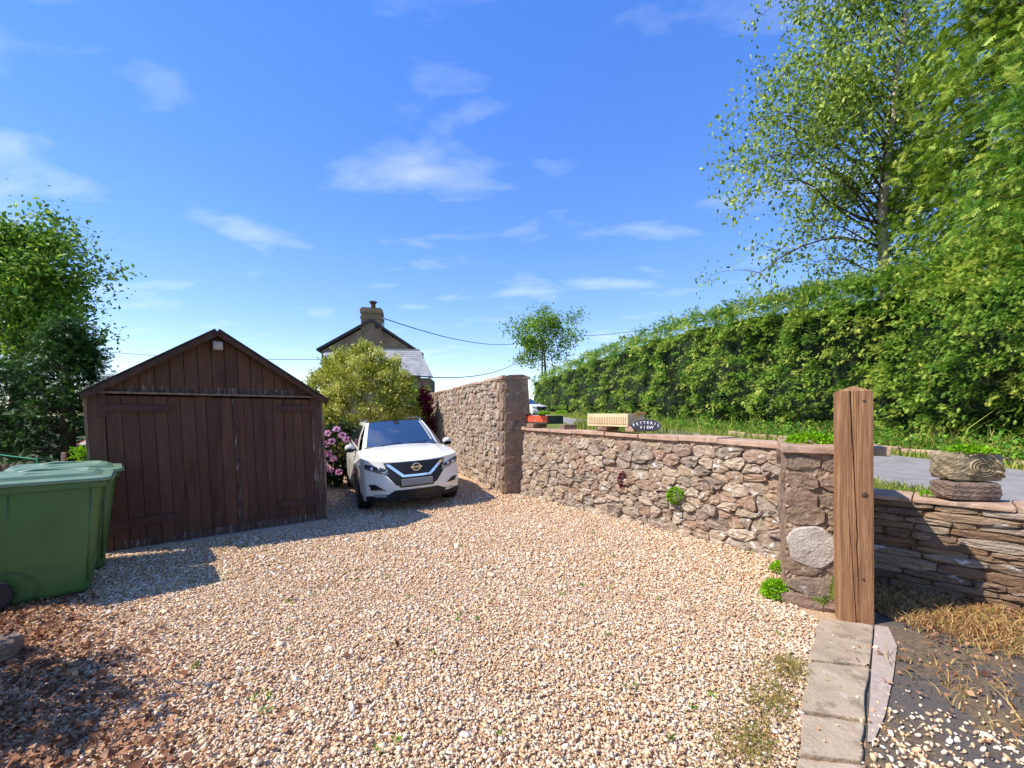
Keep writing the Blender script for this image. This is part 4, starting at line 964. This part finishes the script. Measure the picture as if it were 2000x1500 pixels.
# birch behind the hedge
rg = np.random.default_rng(4)
trk = [px(1722, 640, 14), px(1726, 520, 14), px(1722, 430, 14), px(1730, 330, 14), px(1742, 240, 14), px(1752, 140, 14), px(1768, 40, 14), px(1775, -60, 14), px(1780, -160, 14)]
lim = []
for i in range(52):
    tt = .16 + .80 * i / 51; side = -1 if i % 3 else 1
    L_ = np.interp(tt, [.1, .3, .5, .75, 1], [4.0, 5.0, 4.4, 3.6, 2.3]) * rg.uniform(.75, 1.1) * (1 if side < 0 else .8)
    lim.append((tt, (side * rg.uniform(.6, 1), rg.uniform(-.5, .5), rg.uniform(.35, .9)), L_))
for i in range(26):
    lim.append((.10 + .5 * i / 25, ((-1 if i % 2 else 1) * rg.uniform(.4, 1), rg.uniform(-.7, .7), rg.uniform(.1, .8)), rg.uniform(1.2, 3.0)))
broadleaf('birch_tree', 'tall airy birch with pale trunk rising behind the hedge', (trk[0].x, trk[0].y, road_z(14)), [Vector((trk[0].x, 14, road_z(14)))] + trk[1:], .17, lim, M['birch'], M['birch_bark'], 13, .135, (.23, .23, .26), rg, .42, .9, 7, .42)
# conifers rising out of the hedge on the right
rg = np.random.default_rng(8)
def conifer(name, label, base, H_, Lfun, n, m, rng, z0=1.5, nper=22, size=.13, ln=.8, droop=.6, bias=None):
    t = thing(name, label, 'tree', base); b = np.array(base)
    MB().tube([(0, 0, 0), (.05, 0, H_ * .5), (0, .05, H_)], [.22, .14, .03], 9).o('trunk', M['bark'], t, smooth=True)
    hts = z0 + (H_ - z0) * rng.random(n) ** 1.05; az = rng.uniform(0, 2 * math.pi, n)
    if bias is not None: az = np.where(rng.random(n) < .75, bias + rng.normal(0, .8, n), az)
    br = []; P = []; O = []
    for h, a in zip(hts, az):
        L_ = Lfun(h) * rng.uniform(.75, 1.15); d = (math.cos(a), math.sin(a), .25); pts = limb((0, 0, h), d, L_, rng, 6, .03, .16, .07)
        br.append((pts, [.026 * (1 - .8 * e / 6) for e in range(7)]))
        for e in (2, 3, 4, 5, 6, 6):
            P.append(tuple(pts[e] + Vector(rng.normal(0, .12, 3)))); dd = pts[e] - pts[e - 1]; O.append(tuple((dd.normalized() + Vector(rng.normal(0, .45, 3)))))
    tubes_for(br, 'branches', M['bark'], t, 5)
    v, f, q = clusters(np.array(P), np.array(O), rng, nper, ln, size, droop, .38); mk('crown', v, f, m, t, rnd=q)
    return t
conifer('cypress_tree', 'tall feathery conifer overhanging the hedge at the right edge', (14.4, 11.2, road_z(11.2)), 15, lambda h: np.interp(h, [2, 6, 10, 15], [2.8, 3.2, 2.9, .8]), 190, M['conifer'], rg, 3.6, 15, .26, .75, .8, math.pi)
conifer('cypress_tree', 'conifer with spreading yellow-tipped sprays above the hedge behind the carved planter', (11.9, 8.6, road_z(8.6)), 8.2, lambda h: np.interp(h, [3, 5, 7, 9], [1.9, 1.9, 1.5, .6]), 70, M['hedge'], rg, 3.6, 16, .20, .6, .6, math.pi)
# distant tree beside the pole
rg = np.random.default_rng(12)
tr = [Vector((px(1064, 760, 72).x, 72, road_z(72))), px(1066, 735, 72), px(1064, 705, 72), px(1062, 680, 72), px(1060, 650, 72)]
lim = [(.40 + .6 * i / 15, (rg.uniform(-1.2, 1), rg.uniform(-.6, .6), rg.uniform(.2, .9)), rg.uniform(3.4, 6.0)) for i in range(16)]
broadleaf('windswept_tree', 'small open-crowned tree far off above the end of the hedge', tr[0], tr, .28, lim, M['oak'], M['bark'], 13, .40, (.65, .6, .6), rg, .15, .4, 7, .45)
# left broadleaf tree and cypress
rg = np.random.default_rng(14)
def lt(name, label, pxx, Y, top, nl, Lm, seed, base_r=.28, m='oak', ls=.20, spread=(.46, .46, .36), ln=34):
    rg = np.random.default_rng(seed); b0 = Vector(((pxx - 1000) / F * Y, Y, -.1)); zt_ = EYE + (HOR - top) / F * Y - 1.0
    tr = [b0, b0 + Vector((.2, 0, zt_ * .3)), b0 + Vector((.0, .1, zt_ * .6)), b0 + Vector((.25, 0, zt_ * .85)), b0 + Vector((.2, 0, zt_))]
    lim = [(.28 + .70 * i / (nl - 1), (math.cos(i * 2.4), math.sin(i * 2.4) * .7, rg.uniform(.15, .9)), Lm * rg.uniform(.65, 1.1) * (1.1 - .5 * i / nl)) for i in range(nl)]
    return broadleaf(name, label, b0, tr, base_r, lim, M[m], M['bark'], ln, ls, spread, rg, .15, .3, 6, .45)
lt('broadleaf_tree', 'large leafy green tree at the left edge behind the dark conifer', 25, 19, 440, 26, 2.9, 3)
conifer('garden_conifer', 'dark pointed garden conifer left of the garage', (-13.9, 13.6, -.15), 4.5, lambda h: np.interp(h, [.2, 2, 3.4, 4.6], [1.75, 1.2, .55, .06]), 170, M['cypress'], np.random.default_rng(5), .2, 12, .16, .5, .3)
conifer('garden_conifer', 'broad dark conifer at left edge behind the bins', (-16.6, 13.0, -.15), 3.2, lambda h: np.interp(h, [.2, 2, 3.4, 4.6], [2.1, 1.8, 1.2, .2]), 130, M['cypress'], np.random.default_rng(6), .2, 11, .17, .5, .3)

# ------------------------------------------------------------------ shrubs by the car
def shrub(name, label, c, r, n, size, m, seed, core_m=None, cat='shrub', stems=5, lump=.18, clump=60):
    rng = np.random.default_rng(seed); t = thing(name, label, cat, c)
    k = max(8, n // clump); d = rng.normal(size=(k, 3)); d /= np.linalg.norm(d, axis=1)[:, None]
    cz = rng.uniform(.62, 1.0, k) ** .8; C_ = d * cz[:, None] * np.array(r) + np.array([0, 0, r[2]])
    C_ = C_[C_[:, 2] > -.02]; k = len(C_)
    own = np.repeat(np.arange(k), clump); nn = len(own)
    pos = C_[own] + rng.normal(0, lump, (nn, 3)) * np.array([1, 1, .85]) * max(r) * .5
    pos[:, 2] = np.maximum(pos[:, 2], .02)
    nd = pos - np.array([0, 0, r[2]]); nd /= np.linalg.norm(nd, axis=1)[:, None] + 1e-6
    q = np.clip(rng.random(k)[own] * .4 + rng.random(nn) * .6, 0, 1)
    v, f, qq = batch(LEAF, LEAF_F, frames(nd + rng.normal(0, .7, (nn, 3)) + [0, 0, .3], rng) * (size * rng.uniform(.6, 1.3, nn))[:, None, None], pos, q)
    mk('foliage', v, f, m, t, rnd=qq)
    mb = MB()
    for s in range(stems):
        a = 2 * math.pi * s / stems; mb.tube([(0.06 * math.cos(a), .06 * math.sin(a), -.05), (.3 * r[0] * math.cos(a), .3 * r[1] * math.sin(a), r[2] * .8), (.6 * r[0] * math.cos(a), .6 * r[1] * math.sin(a), r[2] * 1.4)], [.035, .025, .01], 6)
    mb.o('stems', M['bark'], t)
    return t
shrub('variegated_shrub', 'big rounded yellow-green variegated shrub behind the white car', (px(706, 900, 14).x, 14.0, -.1), (1.72, 1.5, 1.95), 75000, .08, M['variegated'], 2, lump=.10, clump=120)
rh = shrub('rhododendron', 'pink flowering rhododendron between garage and white car', (-4.15, 10.4, -.1), (.55, .6, .75), 5000, .085, M['rhodo'], 3)
rng = np.random.default_rng(1)
for (fx, fy) in ((640, 846), (657, 838), (648, 862), (668, 850), (636, 868), (641, 886), (651, 896), (634, 905), (645, 918), (662, 922), (676, 858)):
    c = px(fx, fy, 9.85); nn = 70; d = rng.normal(size=(nn, 3)); d /= np.linalg.norm(d, axis=1)[:, None]
    v, f, q = batch(LEAF, LEAF_F, frames(d, rng) * .05, d * .075 * np.array([1, 1, .8]) + np.array(c) - np.array(rh.location), rng.random(nn)); mk('flower_head', v, f, M['pink'], rh, rnd=q)
shrub('red_acer', 'dark crimson acer bush against the far end of the tall wall', (-2.98, 14.6, -.1), (.36, .45, 1.3), 6000, .07, M['maroon'], 4, lump=.12)
shrub('lime_shrub', 'bright lime shrub glimpsed behind the crimson acer', (-3.55, 16.2, -.1), (.95, .8, 1.42), 5000, .09, M['lime'], 5)
shrub('young_shrub', 'small bright green leafy shrub beside the garage left corner', (px(168, 880, 7.6).x, 7.6, -.1), (.18, .18, .62), 700, .085, M['lime'], 6, stems=2, clump=25)
for i, (sx_, sy_, w_) in enumerate(((639, 935, .24), (652, 932, .16), (666, 929, .30), (684, 926, .26))):
    p = gpx(sx_, sy_, -.1); t = thing('edging_stone', ['rounded grey edging stone nearest the garage corner', 'small grey edging stone second from the garage', 'long grey edging stone below the pink flowers', 'grey edging stone beside the rear car wheel'][i], 'stone', p, random.uniform(-.4, .4), 'edging stones of the flower bed')
    lumpy(w_, .16, .11, .12, M['stone'], 'rock', t, 8, -.02)
p = gpx(18, 1290); t = thing('loose_block', 'pinkish rough stone block lying at the left edge among dead leaves', 'stone', (p.x - .06, p.y, 0), .5); lumpy(.17, .20, .15, .10, M['sandstone'], 'rock', t, 10, -.01)
p = gpx(0, 1188); t = thing('small_rock', 'small tan rock resting against the bin wheel', 'stone', (p.x + .06, p.y - .06, 0), .2); lumpy(.10, .08, .05, .12, M['coping'], 'rock', t, 8)

# ------------------------------------------------------------------ behind the bins: playhouse roof, log edging, line
p = px(186, 870, 8.6); ph = thing('small_shed', 'small shed with pale roof glimpsed left of the garage', 'shed', (p.x, p.y, 0), R(12))
MB().box(-.18, 1.2, .1, 1.2, -.1, .95).o('wall', M['plank'], ph)
MB().add([(-.26, -.05, .98), (1.3, -.05, .98), (1.3, .62, 1.36), (-.05, .62, 1.36), (-.26, -.05, 1.0), (1.3, -.05, 1.0), (1.3, .62, 1.38), (-.05, .62, 1.38)], [(0, 3, 2, 1), (4, 5, 6, 7), (0, 1, 5, 4), (1, 2, 6, 5), (2, 3, 7, 6), (3, 0, 4, 7)]).o('roof', M['render'], ph)
MB().tube([(-.27, -.06, .99), (-.06, .62, 1.375)], .014, 5).o('red_trim', plain('red_trim', (150, 30, 40), .6), ph)
lf = thing('log_edging', 'row of upright half-log pickets behind the bins at left', 'fence', (px(30, 930, 6).x, 6, 0))
for i in range(16):
    x = -.5 + i * .063; h = .86 + .045 * math.sin(i / 15 * 3.1); MB().lathe([(.028, 0), (.028, h - .02), (.018, h)], 'z', 8, (x, .04 * math.sin(i), 0)).o('picket', M['grey_wood'], lf, smooth=False)
p = px(125, 905, 5.6); t = thing('wooden_stake', 'short wooden stake standing behind the bin lids', 'stake', (p.x, p.y, 0), .3); MB().box(-.022, .022, -.02, .02, 0, 1.10).o('stake', M['coping'], t, bevel=.004, rnd=.4)
a, b = px(-60, 878, 7), px(73, 897, 7); t = thing('washing_line', 'thin green washing line on a slim post at left', 'washing line', (b.x, b.y, 0))
GL = plain('green_line', (40, 150, 110), .5)
MB().tube([(0, 0, 0), (0, 0, b.z + .01)], .012, 6).o('post', GL, t); MB().tube([a - Vector((b.x, b.y, 0)), (a + b) / 2 - Vector((b.x, b.y, .012)), Vector((0, 0, b.z))], .008, 5).o('line', GL, t)

# ------------------------------------------------------------------ cottage
CYd = 27.0; k = CYd / F
ct_ = thing('stone_cottage', 'rendered cottage gable with chimney and slate lean-to roof above the shrub', 'house', px(725, 800, CYd) * 1, R(11.5))
O = ct_.location.copy(); ct_.location.z = 0; O.z = 0
X = lambda p_: (p_ - 1000) * k - O.x
Z = lambda p_: EYE + (HOR - p_) * k
gl, gr_, ap = X(634), X(818), X(725)
MB().prism([(gl, -.2), (gr_, -.2), (gr_, Z(690)), (ap, Z(632)), (gl, Z(688))], 0, 8).o('wall', M['house_render'], ct_)
for (x0, z0) in ((X(627), Z(689)), (X(823), Z(692))):
    d = Vector((ap - x0, 0, Z(628) - z0)).normalized(); n_ = Vector((-d.z, 0, d.x)) * (1 if x0 < ap else -1)
    q = [(x0, z0), (ap, Z(628)), (ap + n_.x * .14, Z(628) + n_.z * .14), (x0 + n_.x * .14, z0 + n_.z * .14)]
    MB().prism(q, -.16, 8.2).o('roof', M['verge_dark'], ct_)
ch = MB().box(X(706), X(744), -.02, 1.0, Z(655), Z(612)).o('chimney', M['house_render'], ct_, bevel=.02)
MB().box(X(704.5), X(745.5), -.07, 1.06, Z(623), Z(618)).o('band', M['house_render'], ch)
MB().box(X(704), X(746), -.09, 1.08, Z(612), Z(603)).o('cap', M['house_render'], ch, bevel=.03)
MB().box(X(707), X(743), -.06, 1.04, Z(603), Z(601)).o('capping_slab', M['verge_dark'], ch)
MB().lathe([(.16, 0), (.14, .35), (.19, .38), (.19, .45), (.27, .47), (.20, .52), (.1, .54)], 'z', 12, (X(727), .5, Z(601))).o('chimney_pot', M['clay'], ch, smooth=False)
MB().tube([(X(749), -.1, Z(655)), (X(749), -.12, Z(619))], .03, 5).o('aerial_post', M['cable'], ct_)
MB().box(X(733), X(739), -.12, -.02, Z(641), Z(634)).o('bracket_box', M['cable'], ct_)
# lean-to
lt_ = thing('cottage_lean_to', 'slate roofed lean-to in front of the cottage gable', 'house', (O.x, O.y, 0), R(5))
Yf = -3.0; kf = (CYd + Yf) / F; Xf_ = lambda p_: (p_ - 1000) * kf - O.x; Zf_ = lambda p_: EYE + (HOR - p_) * kf
MB().box(Xf_(645), Xf_(829), Yf + .15, -.01, -.2, Zf_(737)).o('wall', M['house_render'], lt_)
nrow = 11
for i in range(nrow):
    t0, t1 = i / nrow, (i + 1.12) / nrow
    xa = [Xf_(638) + (gl - .1 - Xf_(638)) * t for t in (t0, t1)]; xb = [Xf_(834) + (gr_ + .05 - Xf_(834)) * t for t in (t0, t1)]
    yy_ = [Yf + (0 - Yf) * t for t in (t0, t1)]; zz_ = [Zf_(733) + (Z(684) - Zf_(733)) * t for t in (t0, t1)]
    ns = 26; 
    cr_ = None
    for s in range(ns):
        o_ = (.5 if i % 2 else 0)
        u0, u1 = max(0, (s + o_) / ns), min(1, (s + o_ + .97) / ns)
        if u1 <= u0: continue
        P4 = [(xa[0] + (xb[0] - xa[0]) * u0, yy_[0], zz_[0] + .03), (xa[0] + (xb[0] - xa[0]) * u1, yy_[0], zz_[0] + .03), (xa[1] + (xb[1] - xa[1]) * u1, yy_[1], zz_[1] + .012), (xa[1] + (xb[1] - xa[1]) * u0, yy_[1], zz_[1] + .012)]
        MB().add(P4 + [(p_[0], p_[1], p_[2] - .02) for p_ in P4], [(0, 1, 2, 3), (4, 7, 6, 5), (0, 4, 5, 1), (1, 5, 6, 2), (3, 2, 6, 7), (0, 3, 7, 4)]).o('slate', M['slate'], lt_, rnd=random.random())
MB().box(gl, gr_, -.06, .02, Z(686), Z(681)).o('flashing', M['slate'], lt_, rnd=.9)
MB().box(Xf_(640), Xf_(834), Yf - .08, Yf + .02, Zf_(736), Zf_(733.5)).o('gutter', M['verge_dark'], lt_)

# ------------------------------------------------------------------ pole and cables
pp_ = px(1059, 652, 74); up_ = thing('utility_pole', 'grey utility pole beside the distant tree', 'pole', (pp_.x, 74, road_z(74)))
MB().lathe([(.16, -.2), (.13, pp_.z - road_z(74)), (.05, pp_.z - road_z(74) + .05)], 'z', 10).o('pole', M['grey_wood'], up_)
def cable(label, a, b, sag, r=.012):
    pts = [a.lerp(b, t) - Vector((0, 0, sag * 4 * t * (1 - t))) for t in np.linspace(0, 1, 24)]
    o = MB().tube(pts, r, 5).o('overhead_cable', M['cable'], None); setp(o, label, 'cable', 'overhead cables'); return o
cable('overhead cable from the cottage chimney to the far pole', px(750, 622, 27), px(1059, 655, 74), 1.6, .03)
cable('overhead cable from the lean-to corner up to the far pole', px(836, 737, 25.5), px(1059, 660, 74), 1.9, .03)
cable('overhead cable crossing the sky above the hedge', px(1059, 655, 74), px(1620, 575, 26), 1.0, .03)
cable('overhead cable behind the garage running to the cottage', px(-80, 650, 34), px(632, 702, 28), .6, .018)

# ------------------------------------------------------------------ gravel, litter, grass (uncountable)
rg = np.random.default_rng(77)
ICO = []
t_ = (1 + 5 ** .5) / 2
iv = np.array([(-1, t_, 0), (1, t_, 0), (-1, -t_, 0), (1, -t_, 0), (0, -1, t_), (0, 1, t_), (0, -1, -t_), (0, 1, -t_), (t_, 0, -1), (t_, 0, 1), (-t_, 0, -1), (-t_, 0, 1)]) / math.sqrt(1 + t_ * t_)
IF = np.array([(0, 11, 5), (0, 5, 1), (0, 1, 7), (0, 7, 10), (0, 10, 11), (1, 5, 9), (5, 11, 4), (11, 10, 2), (10, 7, 6), (7, 1, 8), (3, 9, 4), (3, 4, 2), (3, 2, 6), (3, 6, 8), (3, 8, 9), (4, 9, 5), (2, 4, 11), (6, 2, 10), (8, 6, 7), (9, 8, 1)])
OV = np.array([(1, 0, 0), (-1, 0, 0), (0, 1, 0), (0, -1, 0), (0, 0, 1), (0, 0, -1)], float); OF = np.array([(0, 2, 4), (2, 1, 4), (1, 3, 4), (3, 0, 4), (2, 0, 5), (1, 2, 5), (3, 1, 5), (0, 3, 5)])
def inside(x, y):
    """on the gravel: left of walls, clear of paving, pier, garage"""
    ok = np.ones_like(x, bool)
    def left_of(a, b, off=0):   # camera side of a wall line
        d = (b - a).normalized(); return (x - a.x) * d.y - (y - a.y) * d.x > off
    ok &= left_of(LW0, LW1, .02) | (y < 4.75); ok &= left_of(HW0, HW1, .01) | (y < 8.7)
    q0 = rows[0][0]; q1 = rows[3][0]; e = (q1 - q0); side = (x - q0.x) * e.y - (y - q0.y) * e.x
    ok &= (side > .0) | (y > 3.40)
    pxx = (x - PI0.x) * PIX.x + (y - PI0.y) * PIX.y; pyy = -(x - PI0.x) * PIX.y + (y - PI0.y) * PIX.x
    ok &= ~((pxx > 0) & (pyy > 0)) ; ok &= ~((x > 2.37) & (y > 3.2) & (y < 3.75) & (pyy > -.35))
    gx_ = ((x - GA.x) * gd.x + (y - GA.y) * gd.y) / GW; gy_ = (-(x - GA.x) * gd.y + (y - GA.y) * gd.x) / GW
    ok &= ~((gx_ > -.05) & (gx_ < GW + .05) & (gy_ > -.02) & (gy_ < 5.1))
    ok &= (gy_ < .05) | (gx_ > GW)
    return ok
parts = []
def scatter(y0, y1, dens, size, tv, tf, variants, flat=.5, xr=1.22, extra=None):
    area = xr * (y1 * y1 - y0 * y0); n = int(area * dens); y = np.sqrt(rg.uniform(y0 * y0, y1 * y1, n)); x = rg.uniform(-xr, xr, n) * y
    k = inside(x, y); 
    if extra is not None: k &= extra(x, y)
    x, y = x[k], y[k]; n = len(x); z = ground_z(x, y) + rg.uniform(-.008, .006, n)
    vi = rg.integers(0, variants, n); sz = size * rg.lognormal(0, .38, n); q = rg.random(n)
    a = rg.uniform(0, 2 * math.pi, n); tl = rg.normal(0, .24, (n, 2))
    ca, sa = np.cos(a), np.sin(a); Zr = np.zeros((n, 3, 3)); Zr[:, 0, 0] = ca; Zr[:, 0, 1] = -sa; Zr[:, 1, 0] = sa; Zr[:, 1, 1] = ca; Zr[:, 2, 2] = 1
    T = np.tile(np.eye(3), (n, 1, 1)); T[:, 2, 0] = tl[:, 0]; T[:, 2, 1] = tl[:, 1]; T[:, 0, 2] = -tl[:, 0]; T[:, 1, 2] = -tl[:, 1]
    Mx = np.einsum('nij,njk->nik', Zr, T) * sz[:, None, None]
    for v_ in range(variants):
        tvv = (tv @ rnd_rot(1, rg)[0].T) * (1 + rg.normal(0, .2, tv.shape)) * rg.uniform(.95, 1.2) * np.array([1.0, rg.uniform(.6, .85), flat * rg.uniform(.7, 1.25)])
        s = vi == v_; parts.append(batch(tvv, tf, Mx[s], np.stack([x[s], y[s], z[s]], 1), q[s]))
scatter(1.75, 4.2, 7600, .0088, OV, OF, 12, .45)
scatter(4.2, 7.0, 3700, .0105, OV, OF, 8, .45, 1.0)
scatter(7.0, 12, 1200, .016, OV, OF, 6, .45, .55)
# a thin spill of stones over the tarmac and flags
n = 6500; x = rg.uniform(1.35, 3.9, n); y = rg.uniform(1.85, 3.3, n); k = (rg.random(n) < np.clip(1.05 - (y - 1.8) * 1.3 - np.abs(x - 2.0) * .25, .015, 1)) & (((x - 1.62) - (y - 1.95) * .8 > 0) | (rg.random(n) < .07)) & (((x - 1.3) - (y - 1.95) * .8) > .02); x, y = x[k], y[k]
Mx = np.einsum('nij,n->nij', rnd_rot(len(x), rg), .0100 * rg.lognormal(0, .38, len(x)))
parts.append(batch(iv * np.array([1, .72, .5]) * (1 + rg.normal(0, .15, iv.shape)), IF, Mx, np.stack([x, y, np.where((x - 1.62) - (y - 1.95) * .8 > 0, .002, .018)], 1), rg.random(len(x))))
v, f, q = join(parts); setp(mk('gravel', v, f, M['gravel'], rnd=q), 'pale golden gravel covering the whole driveway', 'gravel', kind='stuff')
def litter(name, label, P, size, m, rng, cat='leaves'):
    n = len(P); v, f, q = batch(LEAF * np.array([1, 1.5, 2.5]), LEAF_F, frames(rng.normal(0, 1, (n, 3)) * np.array([1, 1, .35]), rng, .5) * (size * rng.lognormal(0, .35, n))[:, None, None], P, rng.random(n))
    return setp(mk(name, v, f, m, rnd=q), label, cat, kind='stuff')
n = 4800; y = rg.uniform(1.8, 4.0, n); x = -1.2 * y + np.abs(rg.normal(0, .60, n)) * (1.2 - .10 * y); k = inside(x, y) & (rg.random(n) < np.clip(1.15 - np.abs(y - 2.6) * .35, .2, 1)); x, y = x[k], y[k]
x2 = rg.uniform(-2.5, 2.0, 170); y2 = rg.uniform(2, 6.5, 170); k2 = inside(x2, y2); x, y = np.r_[x, x2[k2]], np.r_[y, y2[k2]]
litter('leaf_litter', 'brown dead leaves drifted over the gravel at lower left', np.stack([x, y, ground_z(x, y) + .016 + rg.random(len(x)) * .016], 1), .027, M['litter'], rg)
def blades(name, label, P, h, m, rng, wd=.006, lean=.5, cat='grass'):
    n = len(P); hh = h * rng.lognormal(0, .35, n); a = rng.uniform(0, 2 * math.pi, n); l = rng.normal(0, lean, (n, 2)) * hh[:, None]
    w_ = np.stack([np.cos(a), np.sin(a), 0 * a], 1) * np.broadcast_to(wd * (np.asarray(h) / .12) ** .5, (n,))[:, None]; tip = np.stack([l[:, 0], l[:, 1], hh], 1); mid = np.stack([l[:, 0] * .3, l[:, 1] * .3, hh * .55], 1)
    v = np.stack([P - w_, P + w_, P + mid + w_ * .7, P + mid - w_ * .7, P + tip], 1).reshape(-1, 3); b = (np.arange(n) * 5)[:, None, None]
    f = (np.array([(0, 1, 2), (0, 2, 3), (3, 2, 4)])[None] + b).reshape(-1, 3)
    return setp(mk(name, v, f, m, rnd=np.repeat(rng.random(n), 5)), label, cat, kind='stuff')
n = 15000; y = 6.0 + 34 * rg.random(n) ** 1.8; x = Xf(y) + rg.uniform(-.05, 1.9, n) + .1 * np.sin(y * 2)
hv = .10 + .22 * sstep(.3, 1.6, x - Xf(y))
blades('verge_grass', 'rough grass and weeds on the verge below the hedge', np.stack([x, y, road_z(y) - .01], 1), hv, M['grass'], rg, .012, .4)
n = 5200; y = 7.2 + 13 * rg.random(n) ** 1.4; x = Xn(y) - rg.random(n) * .75 + .05
blades('tall_verge_grass', 'long grass standing on the near verge behind the low garden wall', np.stack([x, y, road_z(y) - .01], 1), .30, M['grass'], rg, .010, .3)
n = 2600; y = rg.uniform(4.4, 8.2, n); x = Xn(y) - rg.random(n) ** 2 * .7 + .05
blades('near_verge_grass', 'short grass along the near edge of the road behind the roadside wall', np.stack([x, y, road_z(y) - .01], 1), .07, M['grass'], rg, .008, .5)
n = 30000; x = rg.uniform(2.4, 4.7, n); y = rg.uniform(2.0, 4.2, n)
d_ = (RW1 - RW0).normalized(); dist = (x - RW0.x) * d_.y - (y - RW0.y) * d_.x; dist = -((y - RW0.y) * d_.x - (x - RW0.x) * d_.y)
dens = np.clip(2.0 - dist / .62, .10, 1) * (.35 + .65 * (np.sin(x * 5 + y * 3) > -.4)); k = (dist > .06) & (rg.random(n) < dens) & ~((x < 2.95) & (y > 2.95)); x, y = x[k], y[k]
blades('dry_turf', 'straw coloured dry grass and moss at the foot of the roadside wall', np.stack([x, y, 0 * x], 1), .045, M['drygrass'], rg, .006, 1.0)
n = 9000; x = rg.uniform(2.2, 4.7, n); y = rg.uniform(2.0, 4.2, n); dist = -((y - RW0.y) * d_.x - (x - RW0.x) * d_.y); k = (dist > .05) & (rg.random(n) < np.clip(1.6 - dist / .85, .10, 1)) & ~((x < 2.95) & (y > 3.0)); x, y = x[k], y[k]
litter('roadside_leaf_litter', 'brown leaves and bark scraps below the roadside wall', np.stack([x, y, .008 + rg.random(len(x)) * .02], 1), .024, M['litter'], rg)
# moss and weeds at the edge of the flags
n = 2600; tt = rg.random(n); e0, e1 = gpx(1570, 1290), gpx(1480, 1500); x = e0.x + (e1.x - e0.x) * tt - np.abs(rg.normal(0, .13, n)); y = e0.y + (e1.y - e0.y) * tt + rg.normal(0, .06, n)
k = rg.random(n) < (.25 + .75 * (np.sin(tt * 17) > .1)); x, y = x[k], y[k]
blades('moss_edge', 'yellow-green moss and weeds creeping from the flags into the gravel', np.stack([x, y, 0 * x + .008], 1), .022, M['moss'], rg, .006, 1.1, 'moss')
# low leafy weeds in the far verge
rgw = np.random.default_rng(2)
wy = 6.5 + 26 * rgw.random(130) ** 1.6; wx = Xf(wy) + rgw.uniform(.5, 1.9, 130)
P = []
for a_, b_ in zip(wx, wy):
    k_ = 60; P.append(np.stack([a_ + rgw.normal(0, .2, k_), b_ + rgw.normal(0, .3, k_), road_z(b_) + np.abs(rgw.normal(.15, .17, k_))], 1))
P = np.concatenate(P); n = len(P)
v, f, q = batch(LEAF, LEAF_F, frames(rgw.normal(0, 1, (n, 3)), rgw, 1) * (.10 * rgw.uniform(.6, 1.3, n))[:, None, None], P, rgw.random(n))
setp(mk('verge_weeds', v, f, M['fresh'], rnd=q), 'leafy green weeds growing along the hedge foot', 'weeds', kind='stuff')

# shrub standing just left of the camera: its shade dapples the lower left of the gravel
shrub('boundary_shrub', 'leafy shrub past the left edge that dapples the gravel with shade', (-4.35, 1.85, 0), (.85, .8, 1.15), 2600, .12, M['oak'], 31, clump=26)

# little green seedlings dotted over the gravel
P = []
rgs = np.random.default_rng(91)
for k_ in range(60):
    y_ = rgs.uniform(2.0, 6.0); x_ = rgs.uniform(-.75, .75) * y_; m_ = 10
    if inside(np.array([x_]), np.array([y_]))[0]: P.append(np.stack([x_ + rgs.normal(0, .018, m_), y_ + rgs.normal(0, .018, m_), .008 + rgs.random(m_) * .022 + 0 * rgs.random(m_)], 1))
P = np.concatenate(P); P[:, 2] += ground_z(P[:, 0], P[:, 1]); n = len(P)
v, f, q = batch(LEAF, LEAF_F, frames(rgs.normal(0, 1, (n, 3)), rgs, 1) * (.022 * rgs.uniform(.6, 1.3, n))[:, None, None], P, rgs.random(n))
setp(mk('seedlings', v, f, M['fresh'], rnd=q), 'tiny green seedlings dotted over the gravel', 'weeds', kind='stuff')
